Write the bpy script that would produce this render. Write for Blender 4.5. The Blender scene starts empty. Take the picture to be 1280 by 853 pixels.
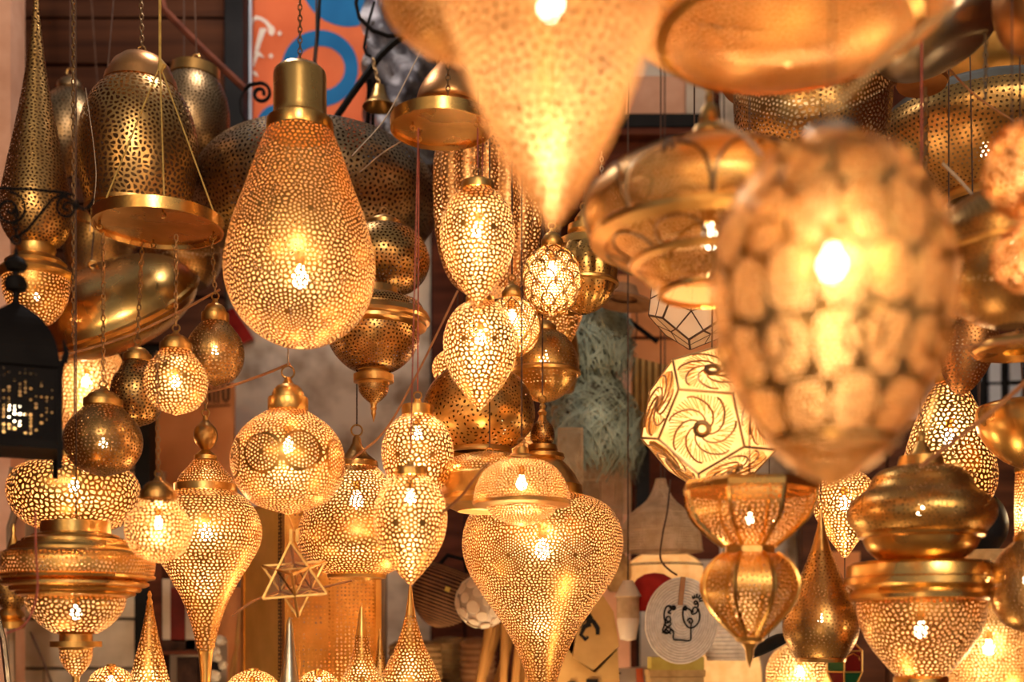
import bpy, bmesh, math, random
import numpy as np
from mathutils import Vector, Matrix, Euler
from mathutils.geometry import delaunay_2d_cdt

PI = math.pi
SC = bpy.context.scene
COL = SC.collection
# ------------------------------------------------------------------ camera (shift lens, level) / world / lights / exposure
F_PX, CX, HORIZON, EYE = 1500.0, 640.0, 800.0, 1.5      # focal length in pixels of the 1280 x 853 frame
cam_data = bpy.data.cameras.new('camera')
cam_data.sensor_width = 36.0
cam_data.lens = F_PX * 36.0 / 1280.0
cam_data.shift_y = (HORIZON - 426.5) / 1280.0
cam_data.clip_start = 0.05
cam_data.dof.use_dof = True
cam_data.dof.focus_distance = 2.92
cam_data.dof.aperture_fstop = 1.5
cam = bpy.data.objects.new('camera', cam_data)
cam.location = (0, 0, EYE)
cam.rotation_euler = (PI / 2, 0, 0)
COL.objects.link(cam)
SC.camera = cam

world = bpy.data.worlds.new('world')
world.use_nodes = True
SC.world = world
bgn = world.node_tree.nodes['Background']
bgn.inputs[0].default_value = (0.92, 0.93, 1.0, 1)      # daylight of the street and of the gap in the awning
bgn.inputs[1].default_value = 0.13
sd = bpy.data.lights.new('sun', 'SUN'); sd.energy = 0.5; sd.angle = math.radians(9); sd.color = (1.0, 0.93, 0.84)
sun = bpy.data.objects.new('sun', sd); sun.rotation_euler = (math.radians(72), 0, math.radians(7)); COL.objects.link(sun)

LIGHT_COL = (1.0, 0.69, 0.38)
LIT = 0.74                                               # overall strength of the lantern bulbs
def lamp(name, loc, watts, radius=0.03, col=LIGHT_COL, parent=None):
    d = bpy.data.lights.new(name, 'POINT')
    d.energy = watts; d.color = col; d.shadow_soft_size = radius
    o = bpy.data.objects.new(name, d)
    o.location = loc
    COL.objects.link(o)
    if parent: o.parent = parent
    return o
# added unseen fill lights, out of the frame (behind the camera, low down and overhead)
lamp('warm_fill', (-2.6, -2.6, 3.4), 125, 0.16)
lamp('warm_fill', (2.7, -2.7, 3.0), 125, 0.16)
lamp('warm_fill', (0.3, -2.8, 4.6), 110, 0.16)
lamp('warm_fill', (-0.6, -2.0, 0.6), 50, 0.12)
lamp('warm_fill', (0.6, 2.6, 0.8), 7, 0.08)
lamp('warm_fill', (-1.2, 2.7, 0.8), 6, 0.08)
lamp('low_fill', (1.75, 3.6, 1.2), 8, 0.08)
lamp('low_fill', (0.0, 3.5, 1.1), 7, 0.08)  # added fill that brightens the straw baskets, no fixture there
lamp('poster_fill', (-0.8, 3.45, 3.95), 17, 0.12, (1.0, 0.93, 0.88))  # added light standing in for daylight on the poster

vs = SC.view_settings
vs.view_transform = 'Standard'
try: vs.look = 'None'
except Exception: pass
vs.gamma = 1.0
vs.use_curve_mapping = False
vs.exposure = 0.72
cy = SC.cycles
cy.use_denoising = True
cy.max_bounces = 7
cy.diffuse_bounces = 4
cy.glossy_bounces = 4
cy.transmission_bounces = 4
cy.transparent_max_bounces = 8
cy.sample_clamp_indirect = 5.0
cy.sample_clamp_direct = 0.0
cy.caustics_reflective = True
cy.blur_glossy = 0.5

def pt(px, py, D):
    """A point of the place from its bearing in the photograph and its distance from the camera plane."""
    return Vector(((px - CX) / F_PX * D, D, EYE + (HORIZON - py) / F_PX * D))

# ------------------------------------------------------------------ materials
MATS = {}
def new_mat(name):
    m = bpy.data.materials.new(name)
    m.use_nodes = True
    nt = m.node_tree
    return m, nt, nt.nodes['Principled BSDF']
def metal(key, c1, c2, rough=0.32, bump=0.12, nscale=9.0, fine=140.0, met=1.0, inner=None, spec=0.5):
    m, nt, p = new_mat('metal_' + key)
    N, Lk = nt.nodes, nt.links
    tc = N.new('ShaderNodeTexCoord')
    n1 = N.new('ShaderNodeTexNoise'); n1.inputs['Scale'].default_value = nscale; n1.inputs['Detail'].default_value = 5
    cr = N.new('ShaderNodeValToRGB')
    cr.color_ramp.elements[0].position = 0.32; cr.color_ramp.elements[0].color = (*c2, 1)
    cr.color_ramp.elements[1].position = 0.66; cr.color_ramp.elements[1].color = (*c1, 1)
    Lk.new(tc.outputs['Object'], n1.inputs['Vector']); Lk.new(n1.outputs['Fac'], cr.inputs['Fac'])
    Lk.new(cr.outputs['Color'], p.inputs['Base Color'])
    mr = N.new('ShaderNodeMapRange')
    mr.inputs['To Min'].default_value = rough + 0.14; mr.inputs['To Max'].default_value = max(0.05, rough - 0.06)
    Lk.new(n1.outputs['Fac'], mr.inputs['Value']); Lk.new(mr.outputs['Result'], p.inputs['Roughness'])
    n2 = N.new('ShaderNodeTexNoise'); n2.inputs['Scale'].default_value = fine; n2.inputs['Detail'].default_value = 2
    b = N.new('ShaderNodeBump'); b.inputs['Strength'].default_value = bump; b.inputs['Distance'].default_value = 0.004
    Lk.new(tc.outputs['Object'], n2.inputs['Vector']); Lk.new(n2.outputs['Fac'], b.inputs['Height']); Lk.new(b.outputs['Normal'], p.inputs['Normal'])
    p.inputs['Metallic'].default_value = met; p.inputs['Specular IOR Level'].default_value = spec
    if inner:                                            # the raw sheet inside is matt: paler, but painted dark for shade in unlit lanterns
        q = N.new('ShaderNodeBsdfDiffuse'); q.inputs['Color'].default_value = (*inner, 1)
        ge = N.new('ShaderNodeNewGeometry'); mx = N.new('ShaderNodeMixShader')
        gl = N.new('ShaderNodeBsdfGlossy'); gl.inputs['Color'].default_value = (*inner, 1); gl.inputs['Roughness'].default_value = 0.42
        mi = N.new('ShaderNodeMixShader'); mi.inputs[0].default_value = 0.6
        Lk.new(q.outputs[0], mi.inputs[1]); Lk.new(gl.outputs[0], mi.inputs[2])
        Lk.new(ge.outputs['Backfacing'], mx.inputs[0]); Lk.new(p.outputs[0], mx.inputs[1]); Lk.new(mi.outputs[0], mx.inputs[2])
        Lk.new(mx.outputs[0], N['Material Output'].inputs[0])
    MATS[key] = m
    return m
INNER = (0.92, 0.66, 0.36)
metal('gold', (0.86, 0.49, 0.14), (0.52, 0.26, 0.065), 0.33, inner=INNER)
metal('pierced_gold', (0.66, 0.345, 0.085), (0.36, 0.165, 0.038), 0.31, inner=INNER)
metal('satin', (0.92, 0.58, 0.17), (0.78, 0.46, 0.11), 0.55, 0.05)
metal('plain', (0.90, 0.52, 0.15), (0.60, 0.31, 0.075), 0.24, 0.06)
metal('gold_unlit', (0.86, 0.49, 0.14), (0.52, 0.26, 0.065), 0.30, inner=(0.22, 0.115, 0.045))  # same gold, inside darkened so the holes of unlit lanterns look shaded
DARK_INNER = (0.20, 0.105, 0.045)  # inside colour that carries the shade seen through unlit holes
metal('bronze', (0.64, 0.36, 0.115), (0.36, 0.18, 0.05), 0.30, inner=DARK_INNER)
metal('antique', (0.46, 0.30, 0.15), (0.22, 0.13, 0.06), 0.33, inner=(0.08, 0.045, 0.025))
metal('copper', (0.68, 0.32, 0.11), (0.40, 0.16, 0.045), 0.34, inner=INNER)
metal('pewter', (0.62, 0.54, 0.40), (0.36, 0.30, 0.21), 0.28)
metal('chain', (0.55, 0.36, 0.18), (0.30, 0.17, 0.07), 0.40)
metal('iron', (0.010, 0.008, 0.007), (0.005, 0.004, 0.004), 0.5, met=0.0, inner=(0.5, 0.36, 0.2), spec=0.04)

def matte(key, c1, c2=None, rough=0.75, nscale=14.0, bump=0.25, stretch=(1, 1, 1), transl=0.0, bdist=0.01, detail=6, p0=0.35, p1=0.65):
    c2 = c2 or tuple(v * 0.65 for v in c1)
    m, nt, p = new_mat('surface_' + key)
    N, Lk = nt.nodes, nt.links
    tc = N.new('ShaderNodeTexCoord'); mp = N.new('ShaderNodeMapping'); mp.inputs['Scale'].default_value = stretch
    n1 = N.new('ShaderNodeTexNoise'); n1.inputs['Scale'].default_value = nscale; n1.inputs['Detail'].default_value = detail
    cr = N.new('ShaderNodeValToRGB')
    cr.color_ramp.elements[0].position = p0; cr.color_ramp.elements[0].color = (*c2, 1)
    cr.color_ramp.elements[1].position = p1; cr.color_ramp.elements[1].color = (*c1, 1)
    Lk.new(tc.outputs['Object'], mp.inputs['Vector']); Lk.new(mp.outputs['Vector'], n1.inputs['Vector']); Lk.new(n1.outputs['Fac'], cr.inputs['Fac'])
    Lk.new(cr.outputs['Color'], p.inputs['Base Color'])
    p.inputs['Roughness'].default_value = rough; p.inputs['Specular IOR Level'].default_value = 0.15
    b = N.new('ShaderNodeBump'); b.inputs['Strength'].default_value = bump; b.inputs['Distance'].default_value = bdist
    Lk.new(n1.outputs['Fac'], b.inputs['Height']); Lk.new(b.outputs['Normal'], p.inputs['Normal'])
    if transl > 0:
        t = N.new('ShaderNodeBsdfTranslucent'); Lk.new(cr.outputs['Color'], t.inputs['Color'])
        mx = N.new('ShaderNodeMixShader'); mx.inputs[0].default_value = transl
        Lk.new(p.outputs[0], mx.inputs[1]); Lk.new(t.outputs[0], mx.inputs[2])
        Lk.new(mx.outputs[0], N['Material Output'].inputs[0])
    MATS[key] = m
    return m
matte('concrete', (0.68, 0.55, 0.43), (0.30, 0.20, 0.13), 0.9, 5.0, 0.4, p0=0.38, p1=0.56)
matte('ceiling', (0.10, 0.045, 0.025), (0.05, 0.02, 0.012), 0.9, 4)
matte('floor', (0.28, 0.20, 0.14), (0.16, 0.11, 0.07), 0.8, 6)
matte('board', (0.11, 0.036, 0.014), (0.045, 0.014, 0.006), 0.7, 4.0, 0.2, (0.35, 2, 5))
matte('redwood', (0.13, 0.034, 0.015), (0.055, 0.014, 0.007), 0.75, 4.0, 0.2, (1, 1, 5))
matte('orange_board', (0.66, 0.25, 0.085), (0.52, 0.18, 0.055), 0.7, 6)
matte('pink_post', (0.68, 0.37, 0.24), (0.55, 0.27, 0.16), 0.8, 8)
matte('black', (0.012, 0.010, 0.010), (0.006, 0.005, 0.005), 0.6, 8)
matte('ink', (0.014, 0.011, 0.010), (0.010, 0.008, 0.007), 0.8, 8, 0.0)
matte('white_ink', (0.85, 0.72, 0.60), (0.78, 0.64, 0.52), 0.8, 8, 0.0)
matte('poster', (0.74, 0.165, 0.06), (0.66, 0.13, 0.045), 0.7, 6, 0.05)
matte('blue', (0.015, 0.15, 0.36), (0.012, 0.12, 0.30), 0.7, 8, 0.05)
matte('tile', (0.66, 0.50, 0.34), (0.50, 0.36, 0.23), 0.6, 10, 0.15)
matte('grout', (0.22, 0.15, 0.09), (0.14, 0.09, 0.05), 0.9, 10)
matte('grey_wood', (0.36, 0.24, 0.15), (0.16, 0.09, 0.05), 0.85, 6, 0.5, (5, 5, 0.6))
matte('straw', (0.62, 0.40, 0.18), (0.42, 0.25, 0.10), 0.8, 30, 0.3, transl=0.15)
matte('gauze', (0.66, 0.46, 0.28), (0.50, 0.33, 0.18), 0.8, 30, 0.2, transl=0.3)
matte('raffia', (0.42, 0.48, 0.38), (0.22, 0.24, 0.17), 0.8, 12, 0.1)
matte('raffia_core', (0.11, 0.10, 0.07), (0.06, 0.05, 0.03), 0.9, 30, 0.4)
matte('cream', (0.82, 0.68, 0.52), (0.74, 0.58, 0.42), 0.8, 12, 0.1, transl=0.2)
matte('paper_shade', (0.95, 0.72, 0.42), (0.86, 0.56, 0.27), 0.7, 25, 0.1, transl=0.6)
matte('mat_white', (0.74, 0.64, 0.54), (0.62, 0.52, 0.42), 0.8, 60, 0.2)
matte('tan', (0.52, 0.30, 0.10), (0.42, 0.23, 0.07), 0.75, 12, 0.15)
matte('leather', (0.36, 0.18, 0.08), (0.25, 0.11, 0.05), 0.6, 20)
matte('stick', (0.48, 0.24, 0.07), (0.33, 0.15, 0.04), 0.6, 10, 0.2, (6, 6, 0.7))
matte('dark_weave', (0.08, 0.035, 0.020), (0.03, 0.014, 0.010), 0.7, 30, 0.2)
matte('red_felt', (0.42, 0.025, 0.015), (0.30, 0.015, 0.01), 0.8, 20)
matte('red_box', (0.20, 0.02, 0.012), (0.10, 0.012, 0.008), 0.6, 10)
matte('yellow', (0.55, 0.42, 0.10), (0.45, 0.33, 0.07), 0.7, 20)
matte('green', (0.06, 0.35, 0.05), (0.03, 0.2, 0.03), 0.7, 20)
matte('shell_white', (0.85, 0.75, 0.60), (0.60, 0.45, 0.30), 0.5, 20)
matte('cord_orange', (0.45, 0.20, 0.075), (0.34, 0.13, 0.05), 0.6, 30, 0.1)
matte('cord_dark', (0.10, 0.05, 0.03), (0.06, 0.03, 0.02), 0.6, 30, 0.1)
matte('cord_red', (0.36, 0.09, 0.06), (0.26, 0.06, 0.04), 0.6, 30, 0.1)
matte('string_yellow', (0.52, 0.33, 0.09), (0.40, 0.24, 0.06), 0.7, 60, 0.1)
matte('string_white', (0.50, 0.38, 0.27), (0.40, 0.29, 0.20), 0.7, 60, 0.1)
matte('plastic_print', (0.10, 0.09, 0.10), (0.45, 0.42, 0.44), 0.25, 3.0, 0.6, (1, 1, 2.4), bdist=0.05, p0=0.40, p1=0.52)
matte('steel_strip', (0.62, 0.66, 0.74), (0.45, 0.47, 0.52), 0.3, 6, 0.05)
matte('pale_cloth', (0.62, 0.50, 0.40), (0.50, 0.38, 0.28), 0.8, 10, 0.2)

def glass_mat(key, col, alpha=0.5):
    m, nt, p = new_mat('glass_' + key)
    N, Lk = nt.nodes, nt.links
    p.inputs['Base Color'].default_value = (*col, 1); p.inputs['Roughness'].default_value = 0.08
    t = N.new('ShaderNodeBsdfTransparent'); t.inputs['Color'].default_value = (*[0.5 + 0.5 * c for c in col], 1)
    mx = N.new('ShaderNodeMixShader'); mx.inputs[0].default_value = alpha
    Lk.new(t.outputs[0], mx.inputs[1]); Lk.new(p.outputs[0], mx.inputs[2]); Lk.new(mx.outputs[0], N['Material Output'].inputs[0])
    MATS[key] = m
glass_mat('clear', (0.80, 0.66, 0.45), 0.07)
glass_mat('green_glass', (0.006, 0.06, 0.02), 0.85)
glass_mat('red_glass', (0.12, 0.008, 0.006), 0.85)
glass_mat('film', (0.75, 0.70, 0.70), 0.35)

def bulb_mat():
    m = bpy.data.materials.new('lit_bulb'); m.use_nodes = True
    nt = m.node_tree; N, Lk = nt.nodes, nt.links
    N.remove(N['Principled BSDF'])
    e = N.new('ShaderNodeEmission'); e.inputs[0].default_value = (1.0, 0.80, 0.50, 1); e.inputs[1].default_value = 16.0
    t = N.new('ShaderNodeBsdfTransparent')
    mx = N.new('ShaderNodeMixShader'); mx.inputs[0].default_value = 0.5
    Lk.new(t.outputs[0], mx.inputs[1]); Lk.new(e.outputs[0], mx.inputs[2]); Lk.new(mx.outputs[0], N['Material Output'].inputs[0])
    MATS['bulb'] = m
bulb_mat()

# ------------------------------------------------------------------ object helpers
def tag(o, label=None, cat=None, group=None, kind=None):
    if label: o['label'] = label
    if cat: o['category'] = cat
    if group: o['group'] = group
    if kind: o['kind'] = kind
    return o
def thing(name, label, cat, loc, group=None, rot=(0, 0, 0)):
    o = bpy.data.objects.new(name, None)
    o.empty_display_size = 0.05
    o.location = loc; o.rotation_euler = rot
    COL.objects.link(o)
    return tag(o, label, cat, group)
def link(name, me, mat=None, parent=None, loc=None, rot=None):
    o = bpy.data.objects.new(name, me)
    if mat is not None and not me.materials: me.materials.append(MATS[mat])
    COL.objects.link(o)
    if parent is not None: o.parent = parent
    if loc is not None: o.location = loc
    if rot is not None: o.rotation_euler = rot
    return o
def np_mesh(name, verts, tris=None, quads=None, smooth=True, sharp=None):
    me = bpy.data.meshes.new(name)
    verts = np.asarray(verts, dtype=np.float32)
    tris = np.zeros((0, 3), np.int32) if tris is None or len(tris) == 0 else np.asarray(tris, np.int32)
    quads = np.zeros((0, 4), np.int32) if quads is None or len(quads) == 0 else np.asarray(quads, np.int32)
    nl = tris.size + quads.size; npg = len(tris) + len(quads)
    me.vertices.add(len(verts)); me.vertices.foreach_set('co', verts.ravel())
    me.loops.add(nl); me.polygons.add(npg)
    me.loops.foreach_set('vertex_index', np.concatenate([tris.ravel(), quads.ravel()]))
    tot = np.concatenate([np.full(len(tris), 3, np.int32), np.full(len(quads), 4, np.int32)])
    me.polygons.foreach_set('loop_start', np.concatenate([[0], np.cumsum(tot)[:-1]]).astype(np.int32))
    me.polygons.foreach_set('use_smooth', np.full(npg, smooth))
    me.update(calc_edges=True)
    if sharp: me.set_sharp_from_angle(angle=sharp)
    return me
class MB:
    """Collects quads and triangles; build() links them as one mesh object."""
    def __init__(self): self.v, self.t, self.q = [], [], []
    def add(self, vs, tris=(), quads=()):
        b = len(self.v)
        self.v += [tuple(v) for v in vs]
        self.t += [tuple(i + b for i in f) for f in tris]
        self.q += [tuple(i + b for i in f) for f in quads]
    def box(self, lo, hi):
        (x0, y0, z0), (x1, y1, z1) = lo, hi
        self.add([(x0, y0, z0), (x1, y0, z0), (x1, y1, z0), (x0, y1, z0), (x0, y0, z1), (x1, y0, z1), (x1, y1, z1), (x0, y1, z1)],
                 (), [(0, 3, 2, 1), (4, 5, 6, 7), (0, 1, 5, 4), (1, 2, 6, 5), (2, 3, 7, 6), (3, 0, 4, 7)])
    def tube(self, pts, r, seg=6, closed=False, flat=1.0):
        pts = [Vector(p) for p in pts]; n = len(pts)
        rs = r if isinstance(r, (list, tuple)) else [r] * n
        vs = []; up0 = None
        for i, p in enumerate(pts):
            a = pts[(i - 1) % n] if (closed or i > 0) else p
            b = pts[(i + 1) % n] if (closed or i < n - 1) else p
            t = (b - a)
            t = t.normalized() if t.length > 1e-9 else Vector((0, 0, 1))
            ref = up0 if up0 is not None else (Vector((0, 1, 0)) if abs(t.y) < 0.9 else Vector((1, 0, 0)))
            u = ref - t * ref.dot(t)
            if u.length < 1e-6: u = t.orthogonal()
            u.normalize(); up0 = u
            w = t.cross(u)
            for k in range(seg):
                an = 2 * PI * k / seg
                vs.append(p + u * (math.cos(an) * rs[i] * flat) + w * (math.sin(an) * rs[i]))
        q = []
        for i in range(n if closed else n - 1):
            j = (i + 1) % n
            for k in range(seg):
                k2 = (k + 1) % seg
                q.append((i * seg + k, i * seg + k2, j * seg + k2, j * seg + k))
        tr = []
        if not closed:
            for k in range(1, seg - 1):
                tr.append((0, k + 1, k)); e = (n - 1) * seg; tr.append((e, e + k, e + k + 1))
        self.add(vs, tr, q)
    def build(self, name, mat, parent=None, loc=None, rot=None, smooth=True, sharp=0.7):
        return link(name, np_mesh(name, self.v, self.t, self.q, smooth, sharp if smooth else None), mat, parent, loc, rot)

def catmull(pts, n):
    P = np.array(pts, float)
    if len(P) < 3: 
        t = np.linspace(0, 1, n)[:, None]
        return P[0] * (1 - t) + P[-1] * t
    P = np.vstack([2 * P[0] - P[1], P, 2 * P[-1] - P[-2]])
    seg = len(P) - 3; out = []
    d = np.sqrt(np.linalg.norm(np.diff(P, axis=0), axis=1)) + 1e-9
    tt = np.concatenate([[0], np.cumsum(d)])
    for t in np.linspace(tt[1], tt[-2], n):
        i = min(max(np.searchsorted(tt, t, side='right') - 1, 1), seg)
        p0, p1, p2, p3 = P[i - 1:i + 3]; t0, t1, t2, t3 = tt[i - 1:i + 3]
        A1 = (t1 - t) / (t1 - t0) * p0 + (t - t0) / (t1 - t0) * p1
        A2 = (t2 - t) / (t2 - t1) * p1 + (t - t1) / (t2 - t1) * p2
        A3 = (t3 - t) / (t3 - t2) * p2 + (t - t2) / (t3 - t2) * p3
        B1 = (t2 - t) / (t2 - t0) * A1 + (t - t0) / (t2 - t0) * A2
        B2 = (t3 - t) / (t3 - t1) * A2 + (t - t1) / (t3 - t1) * A3
        out.append((t2 - t) / (t2 - t1) * B1 + (t - t1) / (t2 - t1) * B2)
    return np.array(out)

def rad_mod(th, mod):
    if mod is None: return np.ones_like(th)
    if mod[0] == 'facet':
        a = 2 * PI / mod[1]; ph = mod[2] if len(mod) > 2 else 0
        return math.cos(a / 2) / np.cos(((th + ph) % a) - a / 2)
    return 1 + mod[2] * np.abs(np.cos(mod[1] * th / 2)) - mod[2]          # ('flute', n, depth)

def lathe_mesh(name, zr, segs=40, mod=None, sharp=0.6, smooth=True):
    zr = np.asarray(zr, float); n = len(zr)
    th = np.arange(segs) * 2 * PI / segs
    if mod is not None and mod[0] == 'facet': th = th - (mod[2] if len(mod) > 2 else 0)
    mm = rad_mod(th, mod)
    r = zr[:, 1][:, None] * mm[None, :]
    v = np.stack([r * np.sin(th)[None, :], r * np.cos(th)[None, :], np.repeat(zr[:, 0][:, None], segs, 1)], -1).reshape(-1, 3)
    i, j = np.meshgrid(np.arange(n - 1), np.arange(segs), indexing='ij'); j2 = (j + 1) % segs
    q = np.stack([i * segs + j, i * segs + j2, (i + 1) * segs + j2, (i + 1) * segs + j], -1).reshape(-1, 4)
    A = v[q[:, 0]]; nr = np.cross(v[q[:, 1]] - A, v[q[:, 2]] - A) + np.cross(v[q[:, 2]] - A, v[q[:, 3]] - A)
    ctr = v.mean(0)
    if (nr * (v[q].mean(1) - np.array([0, 0, ctr[2]]))).sum() < 0: q = q[:, ::-1]
    return np_mesh(name, v, None, q, smooth, sharp)

TOTAL_CELLS = 0
def pierce_mesh(name, zr, sp, k=0.7, jit=0.3, elong=1.0, med=(), solid=0.0, mod=None, seed=1, rnd=True, back=0.35, leaf=1.0):
    """A surface of revolution cut through like sawn brass: every hole is an opening of the sheet, laid out as rounded cells."""
    global TOTAL_CELLS
    rng = np.random.RandomState(seed)
    zr = np.asarray(zr, float)
    r = np.maximum(zr[:, 1], sp * 0.35)
    ds = np.hypot(np.diff(zr[:, 0]), np.diff(zr[:, 1]))
    S = np.concatenate([[0], np.cumsum(ds)]); L = S[-1]
    Mm = np.concatenate([[0], np.cumsum(ds / (0.5 * (r[1:] + r[:-1])))]) / elong
    def s2m(s):
        s = np.asarray(s, float)
        m = np.interp(s, S, Mm)
        return m + np.where(s < 0, s / r[0] / elong, 0) + np.where(s > L, (s - L) / r[-1] / elong, 0)
    dsr = sp * 0.88 * elong
    rows = max(1, int(round(L / dsr))); dsr = L / rows
    T, SS, fl = [], [], []                                   # fl: 0 guard, 1 hole, 2 solid
    for i in range(-1, rows + 1):
        s = (i + 0.5) * dsr
        rr = float(np.interp(s, S, r))
        n = max(5, int(round(2 * PI * rr / sp)))
        th = (np.arange(n) + 0.5 * (i % 2)) * 2 * PI / n
        g = i < 0 or i >= rows
        if not g:
            th = th + (rng.rand(n) - 0.5) * 2 * jit * sp / rr * 1.15
            sj = s + (rng.rand(n) - 0.5) * 2 * jit * dsr * 1.15
        else: sj = np.full(n, s)
        T.append(th % (2 * PI)); SS.append(sj); fl.append(np.full(n, 0 if g else 1))
    T = np.concatenate(T); SS = np.concatenate(SS); fl = np.concatenate(fl)
    if solid > 0: fl = np.where((fl == 1) & (rng.rand(len(fl)) < solid), 2, fl)
    for (off, s0f, R, ringed) in med:
        t0 = PI - off; s0 = s0f * L; r0 = float(np.interp(s0, S, r))
        dth = (T - t0 + PI) % (2 * PI) - PI
        keep = (np.hypot(dth * r0, SS - s0) > R + (0.65 if ringed else 0.55) * sp) | (fl == 0)
        T, SS, fl = T[keep], SS[keep], fl[keep]
        nr = max(2, int(round(R / (sp * (.86 if ringed else .74)))))
        T = np.append(T, t0); SS = np.append(SS, s0); fl = np.append(fl, 2)
        if R > 1.2 * sp:                                     # a small solid boss in the centre
            a = np.arange(6) * PI / 3; T = np.append(T, t0 + .40 * sp * np.cos(a) / r0); SS = np.append(SS, s0 + .40 * sp * np.sin(a)); fl = np.append(fl, np.full(6, 2))
        for q in range(1, nr + 1):
            n = 6 * q if q < 3 else 6 * q - 1
            a = (np.arange(n) + 0.5 * (q % 2)) * 2 * PI / n
            T = np.append(T, t0 + q * R / nr * np.cos(a) / r0); SS = np.append(SS, s0 + q * R / nr * np.sin(a))
            fl = np.append(fl, np.full(n, 3))
        if not ringed: continue
        n = int(2 * PI * R / sp * 4.6); a = np.arange(n) * 2 * PI / n; R2 = R + .32 * sp
        T = np.append(T, t0 + R2 * np.cos(a) / r0); SS = np.append(SS, s0 + R2 * np.sin(a)); fl = np.append(fl, np.full(n, 2))
    T = T % (2 * PI)
    ok = (SS > -dsr) & (SS < L + dsr)
    T, SS, fl = T[ok], SS[ok], fl[ok]
    pad = 2.2
    lo, hi = T < pad, T > 2 * PI - pad
    Ta = np.concatenate([T, T[lo] + 2 * PI, T[hi] - 2 * PI]); Sa = np.concatenate([SS, SS[lo], SS[hi]])
    fa = np.concatenate([fl, np.zeros(lo.sum(), int), np.zeros(hi.sum(), int)])
    Ma = s2m(Sa)
    Ta = Ta + (rng.rand(len(Ta)) - 0.5) * 1e-5; Ma = Ma + (rng.rand(len(Ma)) - 0.5) * 1e-5
    res = delaunay_2d_cdt([Vector((float(a), float(b))) for a, b in zip(Ta, Ma)], [], [], 0, 1e-8)
    tri = np.array([f for f in res[2] if len(f) == 3], np.int64)
    P = np.array([(v.x, v.y) for v in res[0]])
    src = np.array([o[0] if o else -1 for o in res[3]])
    flv = np.where(src >= 0, fa[src], 0)
    A, B, C = P[tri[:, 0]], P[tri[:, 1]], P[tri[:, 2]]
    d = 2 * (A[:, 0] * (B[:, 1] - C[:, 1]) + B[:, 0] * (C[:, 1] - A[:, 1]) + C[:, 0] * (A[:, 1] - B[:, 1]))
    d = np.where(np.abs(d) < 1e-14, 1e-14, d)
    a2, b2, c2 = (A ** 2).sum(1), (B ** 2).sum(1), (C ** 2).sum(1)
    cc = np.stack([(a2 * (B[:, 1] - C[:, 1]) + b2 * (C[:, 1] - A[:, 1]) + c2 * (A[:, 1] - B[:, 1])) / d,
                   (a2 * (C[:, 0] - B[:, 0]) + b2 * (A[:, 0] - C[:, 0]) + c2 * (B[:, 0] - A[:, 0])) / d], 1)
    cen = (A + B + C) / 3
    far = np.linalg.norm(cc - cen, axis=1) > 3 * np.linalg.norm(A - cen, axis=1)
    cc[far] = cen[far]
    cc[:, 1] = np.clip(cc[:, 1], Mm[0], Mm[-1])
    pi_ = tri.ravel(); ti = np.repeat(np.arange(len(tri)), 3)
    sel = flv[pi_] > 0
    pi_, ti = pi_[sel], ti[sel]
    ang = np.arctan2(cc[ti, 1] - P[pi_, 1], cc[ti, 0] - P[pi_, 0])
    o = np.lexsort((ang, pi_)); pi_, ti = pi_[o], ti[o]
    n = len(pi_)
    first = np.ones(n, bool); first[1:] = pi_[1:] != pi_[:-1]
    st = np.flatnonzero(first); ln = np.diff(np.append(st, n)); cid = np.cumsum(first) - 1
    idx = np.arange(n); pos = idx - st[cid]
    nx = st[cid] + (pos + 1) % ln[cid]; pv = st[cid] + (pos - 1) % ln[cid]
    p = cc[ti]
    cent = np.stack([np.bincount(cid, p[:, 0]), np.bincount(cid, p[:, 1])], 1) / ln[:, None]
    cflag = flv[pi_[st]]; lf = np.where(cflag == 3, 1.0, leaf)[cid]; cflag = np.where(cflag == 3, 1, cflag)
    TOTAL_CELLS += len(st)
    kk = np.full(len(st), k) + (rng.rand(len(st)) - 0.5) * 0.08
    kk = np.where(flv[pi_[st]] == 3, kk * .74, kk); kk = kk * (1 - back * np.clip(np.cos(P[pi_[st], 0]) * 2.5, 0, 1))
    c = cent[cid]
    hole = cflag[cid] == 1
    if rnd and leaf < 1:                                     # leaf-shaped holes turned every way
        ph = rng.rand(len(st)) * PI; cs, sn = np.cos(ph)[cid], np.sin(ph)[cid]
        def squash(q):
            e = q - c; u = e[:, 0] * cs + e[:, 1] * sn; w = (-e[:, 0] * sn + e[:, 1] * cs) * lf
            return c + np.stack([u * cs - w * sn, u * sn + w * cs], 1)
    else: squash = lambda q: q
    if rnd:
        a = c + (0.72 * p + 0.28 * p[pv] - c) * kk[cid][:, None]; b = c + (0.72 * p + 0.28 * p[nx] - c) * kk[cid][:, None]
    else:
        a = c + (p - c) * kk[cid][:, None]; b = a
    a, b = squash(a), squash(b)
    def xyz(tm):
        s = np.interp(tm[:, 1], Mm, S); z = np.interp(s, S, zr[:, 0]); q = np.interp(s, S, zr[:, 1]) * rad_mod(tm[:, 0], mod)
        return np.stack([q * np.sin(tm[:, 0]), q * np.cos(tm[:, 0]), z], 1)
    nV = len(cc); h = np.flatnonzero(hole); sd = np.flatnonzero(~hole)
    if rnd:
        V = np.vstack([xyz(cc), xyz(a), xyz(b), xyz(cent)])
        ai, bi = nV + idx, nV + n + idx; ci = nV + 2 * n + cid
        tris = np.stack([ti[h], bi[h], ai[h]], 1)
        quads = np.stack([ti[h], ti[nx[h]], ai[nx[h]], bi[h]], 1)
    else:
        V = np.vstack([xyz(cc), xyz(a), xyz(cent)])
        ai = nV + idx; ci = nV + n + cid
        tris = np.zeros((0, 3), int)
        quads = np.stack([ti[h], ti[nx[h]], ai[nx[h]], ai[h]], 1)
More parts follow.
